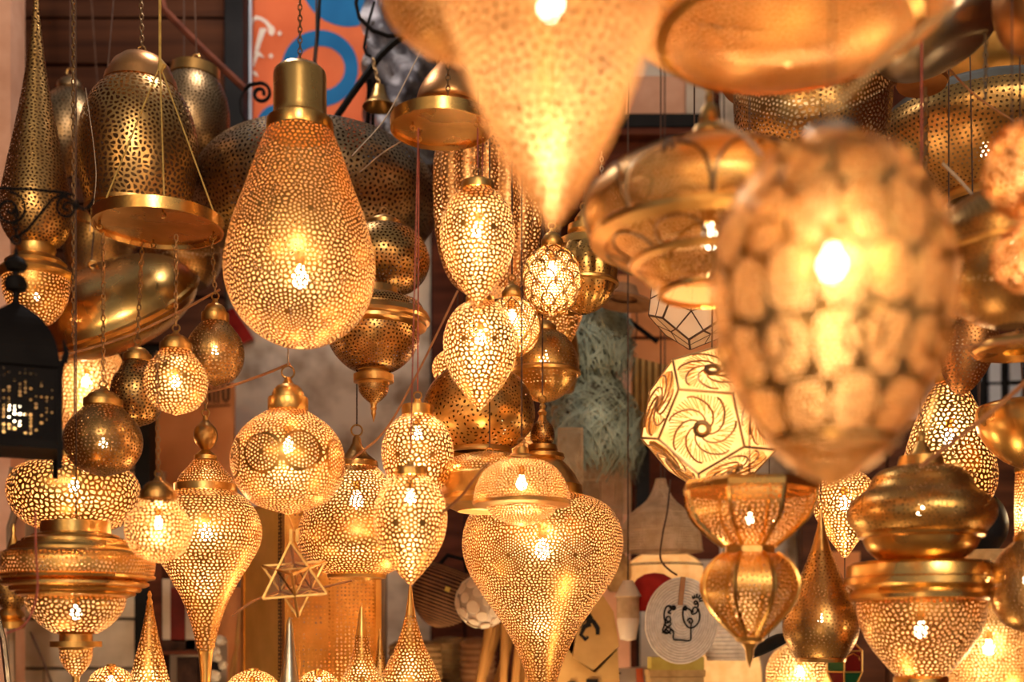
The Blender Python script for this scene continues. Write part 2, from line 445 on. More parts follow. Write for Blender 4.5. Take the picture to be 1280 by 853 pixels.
    if len(sd): tris = np.vstack([tris, np.stack([ti[sd], ti[nx[sd]], ci[sd]], 1)])
    used = np.unique(np.concatenate([tris.ravel(), quads.ravel()]))
    remap = np.zeros(len(V), int); remap[used] = np.arange(len(used))
    tris, quads, V = remap[tris], remap[quads], V[used]
    Q = V[quads[:, [0, 1, 2]]]
    nrm = np.cross(Q[:, 1] - Q[:, 0], Q[:, 2] - Q[:, 0]); out = Q.mean(1) * np.array([1, 1, 0])
    if (nrm * out).sum() < 0: tris, quads = tris[:, ::-1], quads[:, ::-1]
    return np_mesh(name, V, tris, quads, True, 0.5 if mod is not None and mod[0] == 'facet' else None)

def torus_pts(r, n=14): return [(r * math.cos(2 * PI * i / n), 0, r * math.sin(2 * PI * i / n)) for i in range(n)]
def chain_into(mb, p0, p1, link_len, r):
    p0, p1 = Vector(p0), Vector(p1); d = p1 - p0; L = d.length; n = max(1, int(L / (link_len * 0.8)))
    t = d / L; u = t.orthogonal().normalized() if abs(t.z) < 0.99 else Vector((1, 0, 0)); w = t.cross(u)
    for i in range(n):
        c = p0 + d * ((i + 0.5) / n); s = u if i % 2 else w
        lw = link_len * 0.28
        pts = []
        for q in range(8):
            an = 2 * PI * (q + 0.5) / 8
            pts.append(c + s * (math.cos(an) * lw) + t * (math.sin(an) * link_len * 0.52))
        mb.tube(pts, r, 4, True)
CEIL_Z = 4.1
SEED = [0]
def capp(yt, yb, hw):
    h = yb - yt
    return [(yt, .14 * hw), (yt + .12 * h, .22 * hw), (yt + .20 * h, .30 * hw), (yt + .25 * h, .52 * hw), (yt + .36 * h, .70 * hw), (yt + .48 * h, .79 * hw), (yt + .60 * h, .82 * hw),
            (yt + .60 * h, .97 * hw), (yt + .66 * h, hw), (yt + .94 * h, hw), (yb, .95 * hw)]
def ring_y(D): return 0
def lantern(label, cx, D, parts, lit=0, ly=None, br=0.024, hang='cord', ytop=None, hx=0, hy=0.0, tilt=(0, 0), name='pendant_lantern', group=None, cat='lantern', hmat=None, ring=4.5, open_y=None):
    """One hanging lantern: its profile is given in photograph pixels (y, half width) at the distance D, so it comes out at its real size."""
    s = D / F_PX
    ys = [q[0] for p in parts for q in p[2]]
    y0, y1 = max(ys), min(ys)
    base = pt(cx, y0, D)
    rot = Euler((math.radians(tilt[0]), math.radians(tilt[1]), 0))
    t = thing(name, label, cat, base, group, rot)
    for i, P in enumerate(parts):
        nm, kind, prof, mat = P[:4]; o = P[4] if len(P) > 4 else {}
        o = dict(o); mod = o.get('mod')
        if kind == 's':
            q = catmull(prof, o.pop('n', 40)) if o.get('smooth', len(prof) < 0) else np.array(prof, float)
            q = np.stack([(y0 - q[:, 0]) * s, np.maximum(q[:, 1], 0.0) * s], 1)
            segs = o.get('segs', 44)
            me = lathe_mesh(nm, q, segs, mod, 0.55, o.get('shade', True))
        else:
            q = catmull(prof, 120) if not o.get('lin') else np.array(prof, float)
            q = np.stack([(y0 - q[:, 0]) * s, np.maximum(q[:, 1], 0.8) * s], 1)
            SEED[0] += 1
            me = pierce_mesh(nm, q, o.get('s', 6) * s, o.get('k', 0.72), o.get('jit', 0.3), o.get('el', 1.0),
                             [(m_[0], m_[1], m_[2] * s, len(m_) > 3) for m_ in o.get('med', ())], o.get('solid', 0.0), mod, SEED[0], o.get('rnd', True), o.get('back', .35), o.get('leaf', .74 if o.get('jit', .3) > .18 else 1.0))
        link(nm, me, mat, t)
    yt = y1
    if ring:
        mb = MB(); mb.tube([Vector(p) + Vector((0, 0, (y0 - yt + ring * .8) * s)) for p in torus_pts(ring * s)], 1.2 * s, 6, True)
        mb.build('hook_ring', 'bronze', t)
        yt -= ring * 1.6
    if lit:
        br *= .62
        ly = ly if ly is not None else (y0 + y1) / 2
        z = (y0 - ly) * s
        me = lathe_mesh('bulb', [(z + br * 2.0, br * .40), (z + br * 1.2, br * .5), (z + br * .6, br * .9), (z, br), (z - br * .6, br * .8), (z - br * .93, br * .35), (z - br, 0.0)], 16, None, 3.0)
        link('bulb', me, 'bulb', t)
        so = lathe_mesh('bulb_socket', [(z + br * 3.2, .003), (z + br * 3.2, br * .55), (z + br * 1.7, br * .6), (z + br * 1.6, 0.0)], 14)
        link('bulb_socket', so, 'gold', t)
        lamp('bulb_light', (0, 0, z), lit * LIT, br * 0.8, LIGHT_COL, t)
    if hang:
        top_world = Vector((base.x, base.y + hy, CEIL_Z)) if ytop is None else pt(cx + hx, ytop, D + hy)
        Ri = rot.to_matrix().transposed()
        a = Vector((0, 0, (y0 - yt) * s)); b = Ri @ (top_world - base)
        mb = MB()
        if hang == 'chain':
            chain_into(mb, a, b, 8.5 * s, 0.9 * s); mb.build('chain', hmat or 'chain', t)
        elif hang == 'cord':
            mb.tube([a, b], 1.0 * s, 5); mb.build('cord', hmat or 'cord_dark', t)
        elif hang == 'thick':
            mb.tube([a, b], 2.0 * s, 6); mb.build('cord', hmat or 'cord_red', t)
    return t

def surf_curves(name, mat, parent, prof, y0, s, curves, r_px, lift=1.0):
    """Raised lines on a surface of revolution: every curve is a list of (angle from the front, fraction of the way down)."""
    q = catmull(prof, 160); mb = MB()
    for cv in curves:
        P = []
        for a, f in cv:
            i = min(max(f, 0), 1) * 159; y, w = q[int(i)] + (q[min(int(i) + 1, 159)] - q[int(i)]) * (i - int(i))
            w = (w + lift) * s; P.append(Vector((w * math.sin(PI - a), w * math.cos(PI - a), (y0 - y) * s)))
        mb.tube(P, r_px * s, 5)
    return mb.build(name, mat, parent)
def petal_curves(n, f_base, f_top, width=1.0, off=0.0, m=17):
    out = []
    for k in range(n):
        c = 2 * PI * (k + off) / n
        out.append([(c - math.cos(PI * i / (m - 1)) * PI / n * width, f_base + (f_top - f_base) * math.sin(PI * i / (m - 1)) ** .8) for i in range(m)])
    return out
# ------------------------------------------------------------------ hanging lanterns
SM = dict(smooth=True)
def globe(label, cx, D, y0, y1, hw, cap_top, cap_hw, pier, mat='pierced_gold', capmat='gold', **kw):
    """A round pierced globe under a domed cap."""
    h = y1 - y0
    prof = [(y0, cap_hw * .92)] + [(y0 + h * (1 - math.cos(a)) / 2 , max(cap_hw * .92, hw * math.sin(a)) if a < 1.2 else hw * math.sin(a)) for a in [0.75, 1.05, 1.35, 1.6, 1.9, 2.2, 2.5, 2.8, 3.02]]
    prof = [(y0, cap_hw * .92)] + [p for p in prof[1:] if p[0] > y0 + 2 and p[1] > cap_hw]
    prof += [(y1, hw * .06)] if prof[-1][1] > hw * .1 else []
    return lantern(label, cx, D, [('shell', 'p', prof, mat, pier), ('cap', 's', capp(cap_top, y0 + 1.5, cap_hw), capmat)], **kw)

# the big pear in the middle of the picture
lantern('large pear-shaped pierced brass lantern, tall cylindrical cap, hanging before the orange poster', 375, 2.6, [
    ('shell', 'p', [(158, 37), (172, 44), (200, 55), (235, 67), (270, 80), (305, 90), (335, 94), (365, 90), (395, 76), (418, 52), (431, 26), (435, 6)], 'pierced_gold',
        dict(s=6.0, k=.70, jit=.34, med=[(.32, .42, 24), (-.42, .40, 24), (-.06, .80, 26), (1.1, .42, 24), (-1.2, .42, 24)])),
    ('cap', 's', [(84, 2), (84, 18), (86, 27), (91, 32), (97, 33), (140, 33), (147, 34), (150, 37), (152, 41), (165, 42), (168, 41), (168, 38), (164, 0)], 'plain', dict(segs=56))],
    lit=3.2, ly=350, br=.030, hang='chain', ring=6, name='pear_lantern')

# top left, unlit
lantern('tall thin-necked bronze cone lantern on banded bowl, beside pink post', 45, 3.3, [
    ('shell', 'p', [(-22, 2.5), (10, 4), (50, 8), (90, 13), (133, 20), (180, 29), (220, 37), (255, 43), (280, 42), (298, 34), (308, 24)], 'bronze', dict(s=5.2, k=.66, jit=.34)),
    ('band', 's', [(306, 23), (312, 24), (320, 22), (324, 30), (330, 37), (334, 35), (338, 42), (343, 46), (347, 44), (350, 40)], 'gold'),
    ('bowl', 'p', [(349, 40), (362, 40), (378, 36), (393, 28), (404, 17), (408, 5)], 'pierced_gold', dict(s=5.0, k=.6))], lit=.5, ly=372, br=.015, name='cone_lantern')
lantern('dark bell lantern with round filigree medallion and domed copper cap', 170, 3.3, [
    ('shell', 'p', [(108, 42), (118, 52), (135, 62), (160, 70), (190, 73), (220, 71), (245, 66), (264, 60)], 'bronze', dict(s=7.0, k=.82, jit=.30, leaf=.66, med=[(.40, .44, 31), (-.75, .44, 31)])),
    ('cap', 's', [(66, 2), (68, 10), (73, 24), (82, 34), (92, 39), (98, 40), (99, 43), (109, 45), (110, 41)], 'copper'),
    ('rim', 's', [(262, 59), (263, 62), (268, 62), (269, 58)], 'bronze')], hang='chain', tilt=(0, 2), name='bell_lantern')
lantern('dark domed lantern with flower medallion, behind the bell lantern', 236, 3.75, [
    ('shell', 'p', [(99, 30), (108, 36), (130, 44), (155, 46), (178, 42), (197, 30), (206, 12)], 'antique', dict(s=4.4, k=.6, jit=.3, med=[(-.45, .55, 13), (.6, .5, 13)])),
    ('cap', 's', [(76, 3), (80, 14), (84, 20), (85, 30), (98, 31), (99, 28)], 'bronze')], tilt=(0, 4), name='dome_lantern')
lantern('shadowed round bronze lantern behind the tall cone lantern', 88, 3.9, [
    ('shell', 'p', [(112, 14), (125, 28), (145, 38), (170, 40), (195, 34), (215, 18), (222, 4)], 'antique', dict(s=5, k=.5)),
    ('cap', 's', capp(94, 113, 16), 'antique')], name='dome_lantern')
lantern('huge dark flattened lantern with tiny triangular holes, behind the pear lantern', 395, 3.6, [
    ('shell', 'p', [(171, 36), (176, 70), (186, 103), (200, 127), (222, 146), (247, 154), (270, 150), (295, 134), (318, 104), (335, 66), (345, 26)], 'antique', dict(s=6.2, k=.60, jit=.36)),
    ('cap', 's', [(150, 4), (154, 26), (160, 36), (173, 37), (174, 34)], 'antique')], name='flattened_lantern')
lantern('round bronze lantern above the banded bowl lantern, partly behind the pear', 480, 3.22, [
    ('shell', 'p', [(283, 22), (290, 38), (305, 51), (325, 57), (345, 52), (360, 38), (367, 22)], 'bronze', dict(s=5.4, k=.58)),
    ('cap', 's', capp(268, 284, 22), 'bronze')], name='globe_lantern', ytop=262, hy=.0)
lantern('banded bronze bowl lantern with pointed finial, before the concrete wall', 467, 3.05, [
    ('neck', 's', [(361, 10), (361, 30), (371, 32), (373, 40), (376, 45)], 'bronze'),
    ('band', 'p', [(376, 46), (380, 58), (388, 63), (394, 64)], 'bronze', dict(s=4.0, k=.62, jit=.05)),
    ('rim', 's', [(392, 64), (393, 68), (400, 71), (404, 70), (406, 66), (410, 66), (412, 62), (414, 57)], 'bronze'),
    ('bowl', 'p', [(413, 57), (425, 57), (438, 52), (450, 43), (460, 31), (464, 22)], 'bronze', dict(s=5.0, k=.55, jit=.3, med=[(.1, .5, 18)])),
    ('collar', 's', [(462, 22), (462, 20), (464, 19), (468, 20), (469, 25), (478, 25), (479, 20), (482, 19)], 'gold'),
    ('finial_bowl', 'p', [(481, 19), (490, 18), (498, 12), (504, 5)], 'bronze', dict(s=3.6, k=.55)),
    ('finial', 's', [(503, 5), (508, 3.4), (511, 4), (514, 2.6), (517, 3.2), (521, 2), (528, .4)], 'gold')], name='bowl_lantern', ytop=368, hx=12, hy=.1)

# left plate and its four globes
def plate(label, cx, D, y, hw, th, hooks, mat='plain'):
    s = D / F_PX
    base = pt(cx, y, D)
    t = thing('canopy_plate', label, 'plate', base)
    link('dish', lathe_mesh('dish', [(th * s, 0), (th * s, hw * s * .97), (th * s * .96, hw * s), (0, hw * s), (0, hw * s * .965), (th * s * .35, hw * s * .95), (th * s * .42, 0)], 64), mat, t)
    for (hx, hy) in hooks:
        mb = MB(); mb.tube([Vector((hx * s, hy, th * s * .4 - i * 1.2 * s)) for i in range(5)], 1.6 * s, 6)
        mb.tube([Vector((hx * s, hy, th * s * .4 - 8 * s)) + Vector(p) for p in torus_pts(3.0 * s, 10)], 1.0 * s, 5, True)
        mb.build('hook', 'bronze', t)
    return t, s
pl1, s1 = plate('round polished brass ceiling plate hung on yellow string, four globe chains under it', 198, 2.78, 287, 80, 15, [(-68, -.03), (-22, .10), (22, -.10), (64, .04)])
mb = MB()
kn = Vector((2 * s1, 0, 205 * s1))
for hx, hy in ((-62, -.05), (26, -.12), (70, .03)):
    mb.tube([kn, Vector((hx * s1, hy, 14 * s1))], 1.1 * s1, 5)
mb.tube([kn, Vector((2 * s1, 0, CEIL_Z - pl1.location.z))], 1.8 * s1, 6)
mb.tube([kn + Vector((0, 0, 8 * s1)), kn + Vector((3 * s1, 0, 0)), kn - Vector((0, 0, 8 * s1))], [2 * s1, 5.5 * s1, 2.5 * s1], 7)
mb.build('string', 'string_yellow', pl1)
plc = pt(198, 287, 2.78)
def under_plate(*a, hookxy, **kw):
    t = globe(*a, **kw)
globe('pierced brass globe with smooth neck, lowest of four under the string-hung plate', 129, 2.74, 508, 596, 48, 484, 24, dict(s=5.2, k=.55, jit=.34), 'bronze', 'gold', hang='chain', ytop=292, lit=.3, ly=556, br=.016, name='globe_lantern')
globe('dim bronze globe, rearmost of four under the string-hung plate', 172, 2.90, 452, 534, 33, 430, 18, dict(s=4.8, k=.58), 'bronze', 'gold', hang='chain', ytop=298, hx=6, name='globe_lantern')
globe('bright lit small globe under the string-hung plate, dark dots round its middle', 220, 2.66, 438, 519, 39, 414, 20, dict(s=5.2, k=.68, med=[(.55, .42, 9), (-.1, .3, 9)]), 'pierced_gold', 'gold', hang='chain', ytop=294, lit=.7, ly=480, br=.018, name='globe_lantern')
globe('bronze globe with star cut-outs under the string-hung plate, beside the pear', 269, 2.84, 402, 483, 36, 374, 17, dict(s=5.0, k=.58, med=[(.25, .35, 13), (-.9, .4, 13)]), 'bronze', 'gold', hang='chain', ytop=296, hx=-5, lit=.3, ly=440, br=.014, name='globe_lantern')

lantern('plain brass saucer lantern tipped on its side, behind the hanging globes', 165, 3.64, [
    ('upper_dish', 's', [(330, 0), (332, 30), (340, 62), (352, 86), (368, 101), (380, 106)], 'plain', dict(smooth=True)),
    ('rim', 's', [(379, 106), (381, 110), (386, 110), (388, 106)], 'plain'),
    ('lower_dish', 's', [(387, 106), (398, 100), (410, 84), (420, 60), (427, 30), (429, 0)], 'plain', dict(smooth=True))], tilt=(34, -20), name='saucer_lantern')
lantern('pierced bronze basin lantern with flat rim, above the tipped saucer', 230, 3.98, [
    ('rim', 's', [(296, 40), (300, 50), (306, 50), (308, 47)], 'gold'),
    ('shell', 'p', [(307, 47), (325, 46), (342, 40), (356, 28)], 'bronze', dict(s=4.6, k=.6))], name='basin_lantern')
lantern('tilted pierced dish lantern with plain brass edge, behind the banded cone lantern', 103, 4.1, [
    ('shell', 'p', [(284, 42), (300, 41), (320, 36), (340, 25), (352, 10)], 'bronze', dict(s=4.6, k=.6)),
    ('edge', 's', [(276, 41), (278, 44), (288, 44), (290, 42)], 'plain')], tilt=(0, 22), name='dish_lantern')
lantern('lit pierced lantern glowing behind the black tin lantern', 108, 4.02, [
    ('shell', 'p', [(430, 20), (445, 40), (470, 50), (500, 50), (525, 42), (545, 20)], 'pierced_gold', dict(s=5.2, k=.74)),
    ('cap', 's', capp(412, 431, 22), 'gold')], lit=2.4, name='globe_lantern', ytop=358)
lantern('wide lit pillow lantern with leafy cut-outs, above the wide ringed lantern', 93, 3.2, [
    ('shell', 'p', [(574, 24), (579, 50), (590, 70), (607, 79), (628, 78), (648, 66), (662, 44), (668, 20)], 'pierced_gold', dict(s=6.6, k=.72, jit=.4)),
    ('cap', 's', capp(552, 575, 26), 'gold')], lit=3.0, name='pillow_lantern')
lantern('wide ringed brass lantern with pierced bowl and small pointed cup below', 95, 2.6, [
    ('neck', 's', [(652, 20), (653, 42), (667, 42), (668, 46), (670, 52), (672, 53), (674, 60), (676, 64), (679, 64), (680, 69), (683, 70), (684, 76), (687, 78), (690, 78), (691, 84), (694, 88)], 'plain', dict(segs=56)),
    ('band', 'p', [(693, 90), (700, 95), (712, 95), (720, 93)], 'gold', dict(s=5.2, k=.62, jit=.08, med=[(a, .5, 9) for a in (-1.1, -.7, -.3, .1, .5, .9)])),
    ('rim', 's', [(719, 93), (721, 96), (724, 95), (725, 90), (727, 84), (729, 88), (732, 88), (734, 84), (735, 78), (737, 79), (740, 77), (741, 71), (743, 72), (745, 70), (746, 65), (748, 61)], 'plain', dict(segs=56)),
    ('bowl', 'p', [(747, 61), (760, 58), (773, 50), (784, 39), (793, 25)], 'pierced_gold', dict(s=6.2, k=.68, jit=.36)),
    ('collar', 's', [(790, 25), (793, 20), (802, 20), (802, 31), (809, 31), (810, 21), (813, 20)], 'gold'),
    ('finial_bowl', 'p', [(812, 20), (824, 19), (836, 13), (846, 5)], 'pierced_gold', dict(s=4.6, k=.66)),
    ('finial', 's', [(845, 5), (850, 4), (856, 5), (862, 0)], 'gold')], lit=1.5, ly=768, br=.02, name='ringed_lantern')
globe('small bright globe with domed cap between ringed and teardrop lanterns', 198, 2.45, 624, 704, 41, 596, 23, dict(s=5.4, k=.74, jit=.32), 'pierced_gold', 'bronze', hang='chain', lit=.8, ly=656, br=.016, name='globe_lantern', hmat='chain', ytop=440, hx=-2)
lantern('long teardrop lantern with beaded neck and lacy lower cone', 257, 2.9, [
    ('bead', 's', [(520, 3), (526, 4), (530, 8), (536, 13), (546, 15), (555, 12), (561, 7), (563, 5)], 'bronze', dict(smooth=True)),
    ('neck', 's', [(562, 5), (566, 9), (570, 14), (575, 14), (577, 16)], 'gold'),
    ('shoulder', 'p', [(577, 16), (585, 22), (595, 31), (606, 36)], 'pierced_gold', dict(s=4.0, k=.58)),
    ('collar', 's', [(605, 36), (606, 39), (615, 39), (616, 36)], 'gold'),
    ('shell', 'p', [(615, 38), (625, 52), (640, 63), (660, 69), (680, 67), (700, 57), (725, 42), (750, 29), (780, 18), (815, 10)], 'pierced_gold', dict(s=5.4, k=.68, jit=.25, el=.95)),
    ('tip', 's', [(813, 10), (816, 9), (840, 7), (875, 5), (880, 0)], 'gold')], lit=2.4, ly=668, br=.026, hang='chain', ytop=415, name='teardrop_lantern')
lantern('slender pierced spire at the bottom beside the dark post', 187, 2.75, [
    ('finial', 's', [(739, 1), (744, 3), (748, 2), (753, 4), (757, 3)], 'gold'),
    ('shell', 'p', [(756, 4), (775, 7), (800, 12), (825, 18), (850, 24), (875, 32), (890, 34)], 'pierced_gold', dict(s=5.2, k=.68))], lit=.6, ly=862, br=.016, hang=None, ring=0, name='spire_lantern')
def low_dome(label, cx, D, y0, hw, s, lit, k=.7):
    lantern(label, cx, D, [('shell', 'p', [(y0, hw * .2), (y0 + hw * .12, hw * .5), (y0 + hw * .35, hw * .8), (y0 + hw * .8, hw), (y0 + hw * 1.3, hw * .9), (y0 + hw * 1.7, hw * .5)], 'pierced_gold', dict(s=s, k=k)),
        ('cap', 's', [(y0 - 3, hw * .05), (y0 - 2, hw * .2), (y0 + 1, hw * .22)], 'gold')], lit=lit, br=.02, hang=None, ring=0, name='globe_lantern')
low_dome('small lit dome at the bottom edge between the ringed lantern and the spire', 139, 2.8, 833, 28, 5, .9)
low_dome('lit globe top at the bottom edge below the grey wood plank', 316, 2.9, 838, 36, 4.6, 1.2)
low_dome('lit globe top at the bottom edge before the tall brass box', 398, 2.95, 838, 26, 4.6, .9)
lantern('plain globe-topped pewter spire under the glass star', 362, 2.78, [
    ('spire', 's', [(772, 1), (778, 3), (790, 4.5), (815, 7), (840, 10), (860, 14), (880, 18)], 'pewter', dict(smooth=True)),
    ('base_ring', 's', [(878, 18), (880, 21), (888, 21), (890, 0)], 'pewter')], hang=None, ring=0, name='spire_finial', cat='finial')

# middle
globe('large lit brass globe with three circle medallions, hung by a ring before the concrete wall', 360, 2.7, 513, 643, 71, 472, 25, dict(s=5.0, k=.66, jit=.34, med=[(.42, .42, 22, 1), (-.28, .44, 22, 1), (1.25, .45, 22, 1), (-1.1, .45, 22, 1)]), 'pierced_gold', 'gold', lit=2.2, ly=560, br=.024, ytop=430, name='globe_lantern', hmat='string_white', ring=8)
lantern('wide lit bell lantern with hanging loop and flat base ring, behind the two eggs', 446, 3.1, [
    ('cap', 's', [(544, 2), (548, 5), (555, 6), (562, 10), (568, 14), (574, 22), (577, 26), (584, 27), (585, 24)], 'bronze'),
    ('shell', 'p', [(584, 25), (595, 36), (612, 48), (635, 62), (660, 72), (680, 74), (697, 66), (710, 52), (719, 36)], 'pierced_gold', dict(s=5.0, k=.66, jit=.36)),
    ('base_ring', 's', [(717, 36), (719, 37), (723, 36), (724, 32), (720, 30)], 'gold')], lit=3.0, ly=628, br=.028, ring=7, ytop=470, hmat='cord_dark', name='bell_lantern')
EGG = dict(s=6.2, k=.74, jit=.28)
def egg(label, cx, D, y0, y1, hw, capy, caphw, lit, ly, med, **kw):
    h = y1 - y0
    prof = [(y0, caphw * .9), (y0 + .06 * h, hw * .62), (y0 + .16 * h, hw * .84), (y0 + .30 * h, hw * .98), (y0 + .42 * h, hw), (y0 + .56 * h, hw * .93), (y0 + .70 * h, hw * .76), (y0 + .83 * h, hw * .50), (y0 + .93 * h, hw * .25), (y1, hw * .05)]
    return lantern(label, cx, D, [('shell', 'p', prof, 'pierced_gold', dict(EGG, med=med)), ('cap', 's', [(capy - 8, 2), (capy - 7, 4), (capy - 3, 5), (capy - 1, caphw * .6), (capy, caphw * .97), (capy + 2, caphw), (y0 + 1, caphw), (y0 + 2, caphw * .9)], 'gold')], lit=lit, ly=ly, br=.02, name='egg_lantern', ring=5, **kw)
egg('lit egg lantern with sunburst medallions, lowest of four on the round plate', 513, 2.56, 594, 731, 46, 585, 20, 1.7, 624, [(.42, .46, 15), (-.32, .46, 15)], hang='cord', hmat='cord_red', ytop=160, hx=10)
egg('lit egg lantern half hidden behind the lowest egg, hung from the round plate', 522, 2.76, 519, 640, 45, 507, 20, 1.7, 545, [(.5, .45, 12), (-.5, .45, 12)], hang='cord', hmat='cord_red', ytop=160, hx=2, hy=.05)
egg('lit egg lantern highest of four on the round plate, before the scalloped cylinder', 597, 2.64, 237, 381, 47, 228, 20, 1.6, 290, [(.45, .42, 14), (-.35, .40, 14)], hang='cord', hmat='cord_red', ytop=160)
egg('lit egg lantern directly below the highest egg, two dark dots on its middle', 600, 2.74, 378, 512, 46, 372, 18, 1.8, 425, [(.42, .42, 8), (-.42, .42, 8)], hang='cord', hmat='cord_red', ytop=160, hx=4)
plate('round brass ceiling plate holding four egg lanterns on cords', 552, 2.68, 163, 64, 15, [(-35, -.02), (-30, .04), (45, -.04), (52, .04)])
mb = MB(); s2 = 2.68 / F_PX
chain_into(mb, (8 * s2, 0, 15 * s2), (8 * s2, 0, CEIL_Z - pt(552, 163, 2.68).z), 8.5 * s2, .9 * s2)
mb.build('chain', 'chain', bpy.data.objects['canopy_plate.001'])

lantern('large unlit gold globe dotted with small flowers, under the egg lanterns', 598, 3.06, [
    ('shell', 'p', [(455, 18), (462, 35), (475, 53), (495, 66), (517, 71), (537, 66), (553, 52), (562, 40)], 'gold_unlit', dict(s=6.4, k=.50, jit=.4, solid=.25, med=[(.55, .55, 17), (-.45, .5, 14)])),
    ('base_ring', 's', [(561, 41), (563, 42), (567, 42), (568, 38), (562, 37)], 'gold'),
    ('cap', 's', capp(436, 456, 20), 'gold')], name='globe_lantern')
globe('small lit lantern ball peeking out left of the fourth egg', 572, 3.3, 436, 486, 32, 424, 12, dict(s=5, k=.74), lit=1.0, br=.018, name='ball_lantern', ytop=368)
def net_ball(label, cx, D, y0, y1, hw, capt, caphw, lit, nets, **kw):
    h = y1 - y0
    prof = [(y0 + h * (1 - math.cos(a)) / 2, hw * math.sin(a)) for a in np.linspace(.36, 3.05, 14)]
    t = lantern(label, cx, D, [('shell', 'p', prof, 'pierced_gold', dict(s=4.2, k=.72, jit=.12)), 
        ('cap', 's', capp(capt, y0 + 2, caphw), 'gold')], lit=lit, br=.022, **kw)
    cv = []
    for i, f in enumerate(np.linspace(.98, .2, 7)): cv += petal_curves(9, f, f - .17, 1.0, .5 * (i % 2) + .15, 11) if nets else []
    if not nets: 
        for k in range(9): cv += [[(2 * PI * k / 9 + d * 1.3 * u, .04 + .92 * u) for u in np.linspace(0, 1, 24)] for d in (-1, 1)]
    surf_curves('scale_lines' if nets else 'cross_lines', 'bronze', t, prof, max(prof[-1][0], y1 if False else prof[-1][0]), D / F_PX, cv, 1.1)
    return t
net_ball('bright lit ball with fish-scale pattern beside the lobed brass lantern', 690, 2.88, 308, 393, 36, 286, 14, 2.0, 26, name='ball_lantern')
net_ball('lit ball with criss-cross bands tucked behind the lower egg', 640, 3.02, 372, 446, 35, 352, 13, 1.9, 0, name='ball_lantern')
net_ball('lit criss-cross ball low behind the flower-dotted globe', 628, 3.45, 508, 583, 40, 490, 13, 1.2, 0, name='ball_lantern')
lantern('lobed brass lantern with wide neck, right of the fish-scale ball', 730, 3.12, [
    ('neck', 's', [(262, 3), (268, 8), (274, 12), (280, 12), (282, 20), (290, 21), (294, 19), (300, 30), (310, 33)], 'gold'),
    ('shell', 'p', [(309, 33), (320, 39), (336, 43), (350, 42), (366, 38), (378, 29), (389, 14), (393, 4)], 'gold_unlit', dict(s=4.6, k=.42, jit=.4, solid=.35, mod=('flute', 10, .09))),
    ('ridge', 's', [(352, 41), (354, 43.5), (357, 43.5), (359, 40)], 'gold')], name='lobed_lantern')
lantern('pale pierced cone lantern behind the saucer-shaped lantern with flat ridge', 692, 3.55, [
    ('shell', 'p', [(340, 30), (370, 37), (395, 36), (420, 26), (440, 12), (452, 3)], 'pierced_gold', dict(s=4.2, k=.42, solid=.2)),
    ('cap', 's', capp(318, 341, 30), 'gold')], lit=.8, name='cone_lantern')
lantern('saucer-shaped gold lantern with flat ridge and tiny holes, left of the raffia', 680, 3.26, [
    ('shell', 'p', [(414, 14), (422, 28), (436, 38), (452, 43), (464, 44)], 'gold_unlit', dict(s=5.2, k=.40, jit=.2)),
    ('ridge', 's', [(463, 44), (465, 46), (469, 46), (471, 43)], 'gold'),
    ('lower_shell', 'p', [(470, 42), (480, 37), (492, 27), (500, 14), (503, 4)], 'gold_unlit', dict(s=5.2, k=.36, jit=.2)),
    ('cap', 's', capp(398, 415, 16), 'gold')], lit=.3, name='saucer_lantern')
lantern('thin plain brass shade edge curving behind the saucer-shaped gold lantern', 700, 3.76, [
    ('shade', 's', [(395, 8), (410, 18), (435, 23), (460, 24), (480, 20), (490, 17)], 'gold', dict(smooth=True))], name='plain_shade')
lantern('lit ridged dome lantern with rounded bowl, before the giant heart-shaped lantern', 652, 2.58, [
    ('upper_shell', 'p', [(574, 18), (580, 34), (590, 47), (605, 56), (620, 60), (628, 60)], 'pierced_gold', dict(s=3.9, k=.66, jit=.34)),
    ('ridge', 's', [(626, 60), (628, 62), (632, 61), (634, 52), (635, 44)], 'gold'),
    ('bowl', 'p', [(633, 44), (640, 41), (648, 31), (655, 17), (658, 4)], 'pierced_gold', dict(s=3.9, k=.66)),
    ('cap', 's', [(556, 3), (560, 8), (568, 10), (572, 18), (576, 19)], 'gold')], lit=1.6, ly=606, br=.02, name='ridged_lantern')
lantern('shallow pierced dish lantern with plain skirt below the flower-dotted globe', 612, 2.84, [
    ('shell', 'p', [(568, 26), (574, 46), (584, 58), (596, 64)], 'pierced_gold', dict(s=4.2, k=.6)),
    ('skirt', 's', [(595, 64), (597, 66), (612, 62), (620, 58), (626, 60), (632, 58), (640, 40)], 'gold')], lit=.9, ly=606, br=.018, name='dish_lantern')
lantern('giant lit heart-shaped lantern tapering down, bead finial on its collar', 678, 3.12, [
    ('finial', 's', [(503, 1), (508, 4), (512, 3), (516, 6), (520, 4), (524, 5), (528, 7)], 'gold'),
    ('bead', 'p', [(527, 7), (532, 12), (540, 15), (549, 15), (556, 11)], 'bronze', dict(s=3.4, k=.55)),
    ('collar', 's', [(555, 11), (557, 18), (563, 19), (565, 17), (568, 27), (573, 28), (576, 25), (584, 33), (594, 41), (604, 46), (608, 50), (620, 51), (621, 47)], 'gold'),
    ('shell', 'p', [(619, 48), (624, 64), (634, 82), (650, 94), (672, 100), (695, 99), (718, 91), (740, 78), (760, 64), (785, 47), (812, 33), (840, 22), (875, 13), (900, 6)], 'pierced_gold', dict(s=4.5, k=.72, jit=.36, med=[(.38, .33, 22), (-.45, .33, 22)])),
    ('tip', 's', [(899, 6), (905, 5), (915, 0)], 'gold')], lit=5.0, ly=690, br=.034, name='heart_lantern')
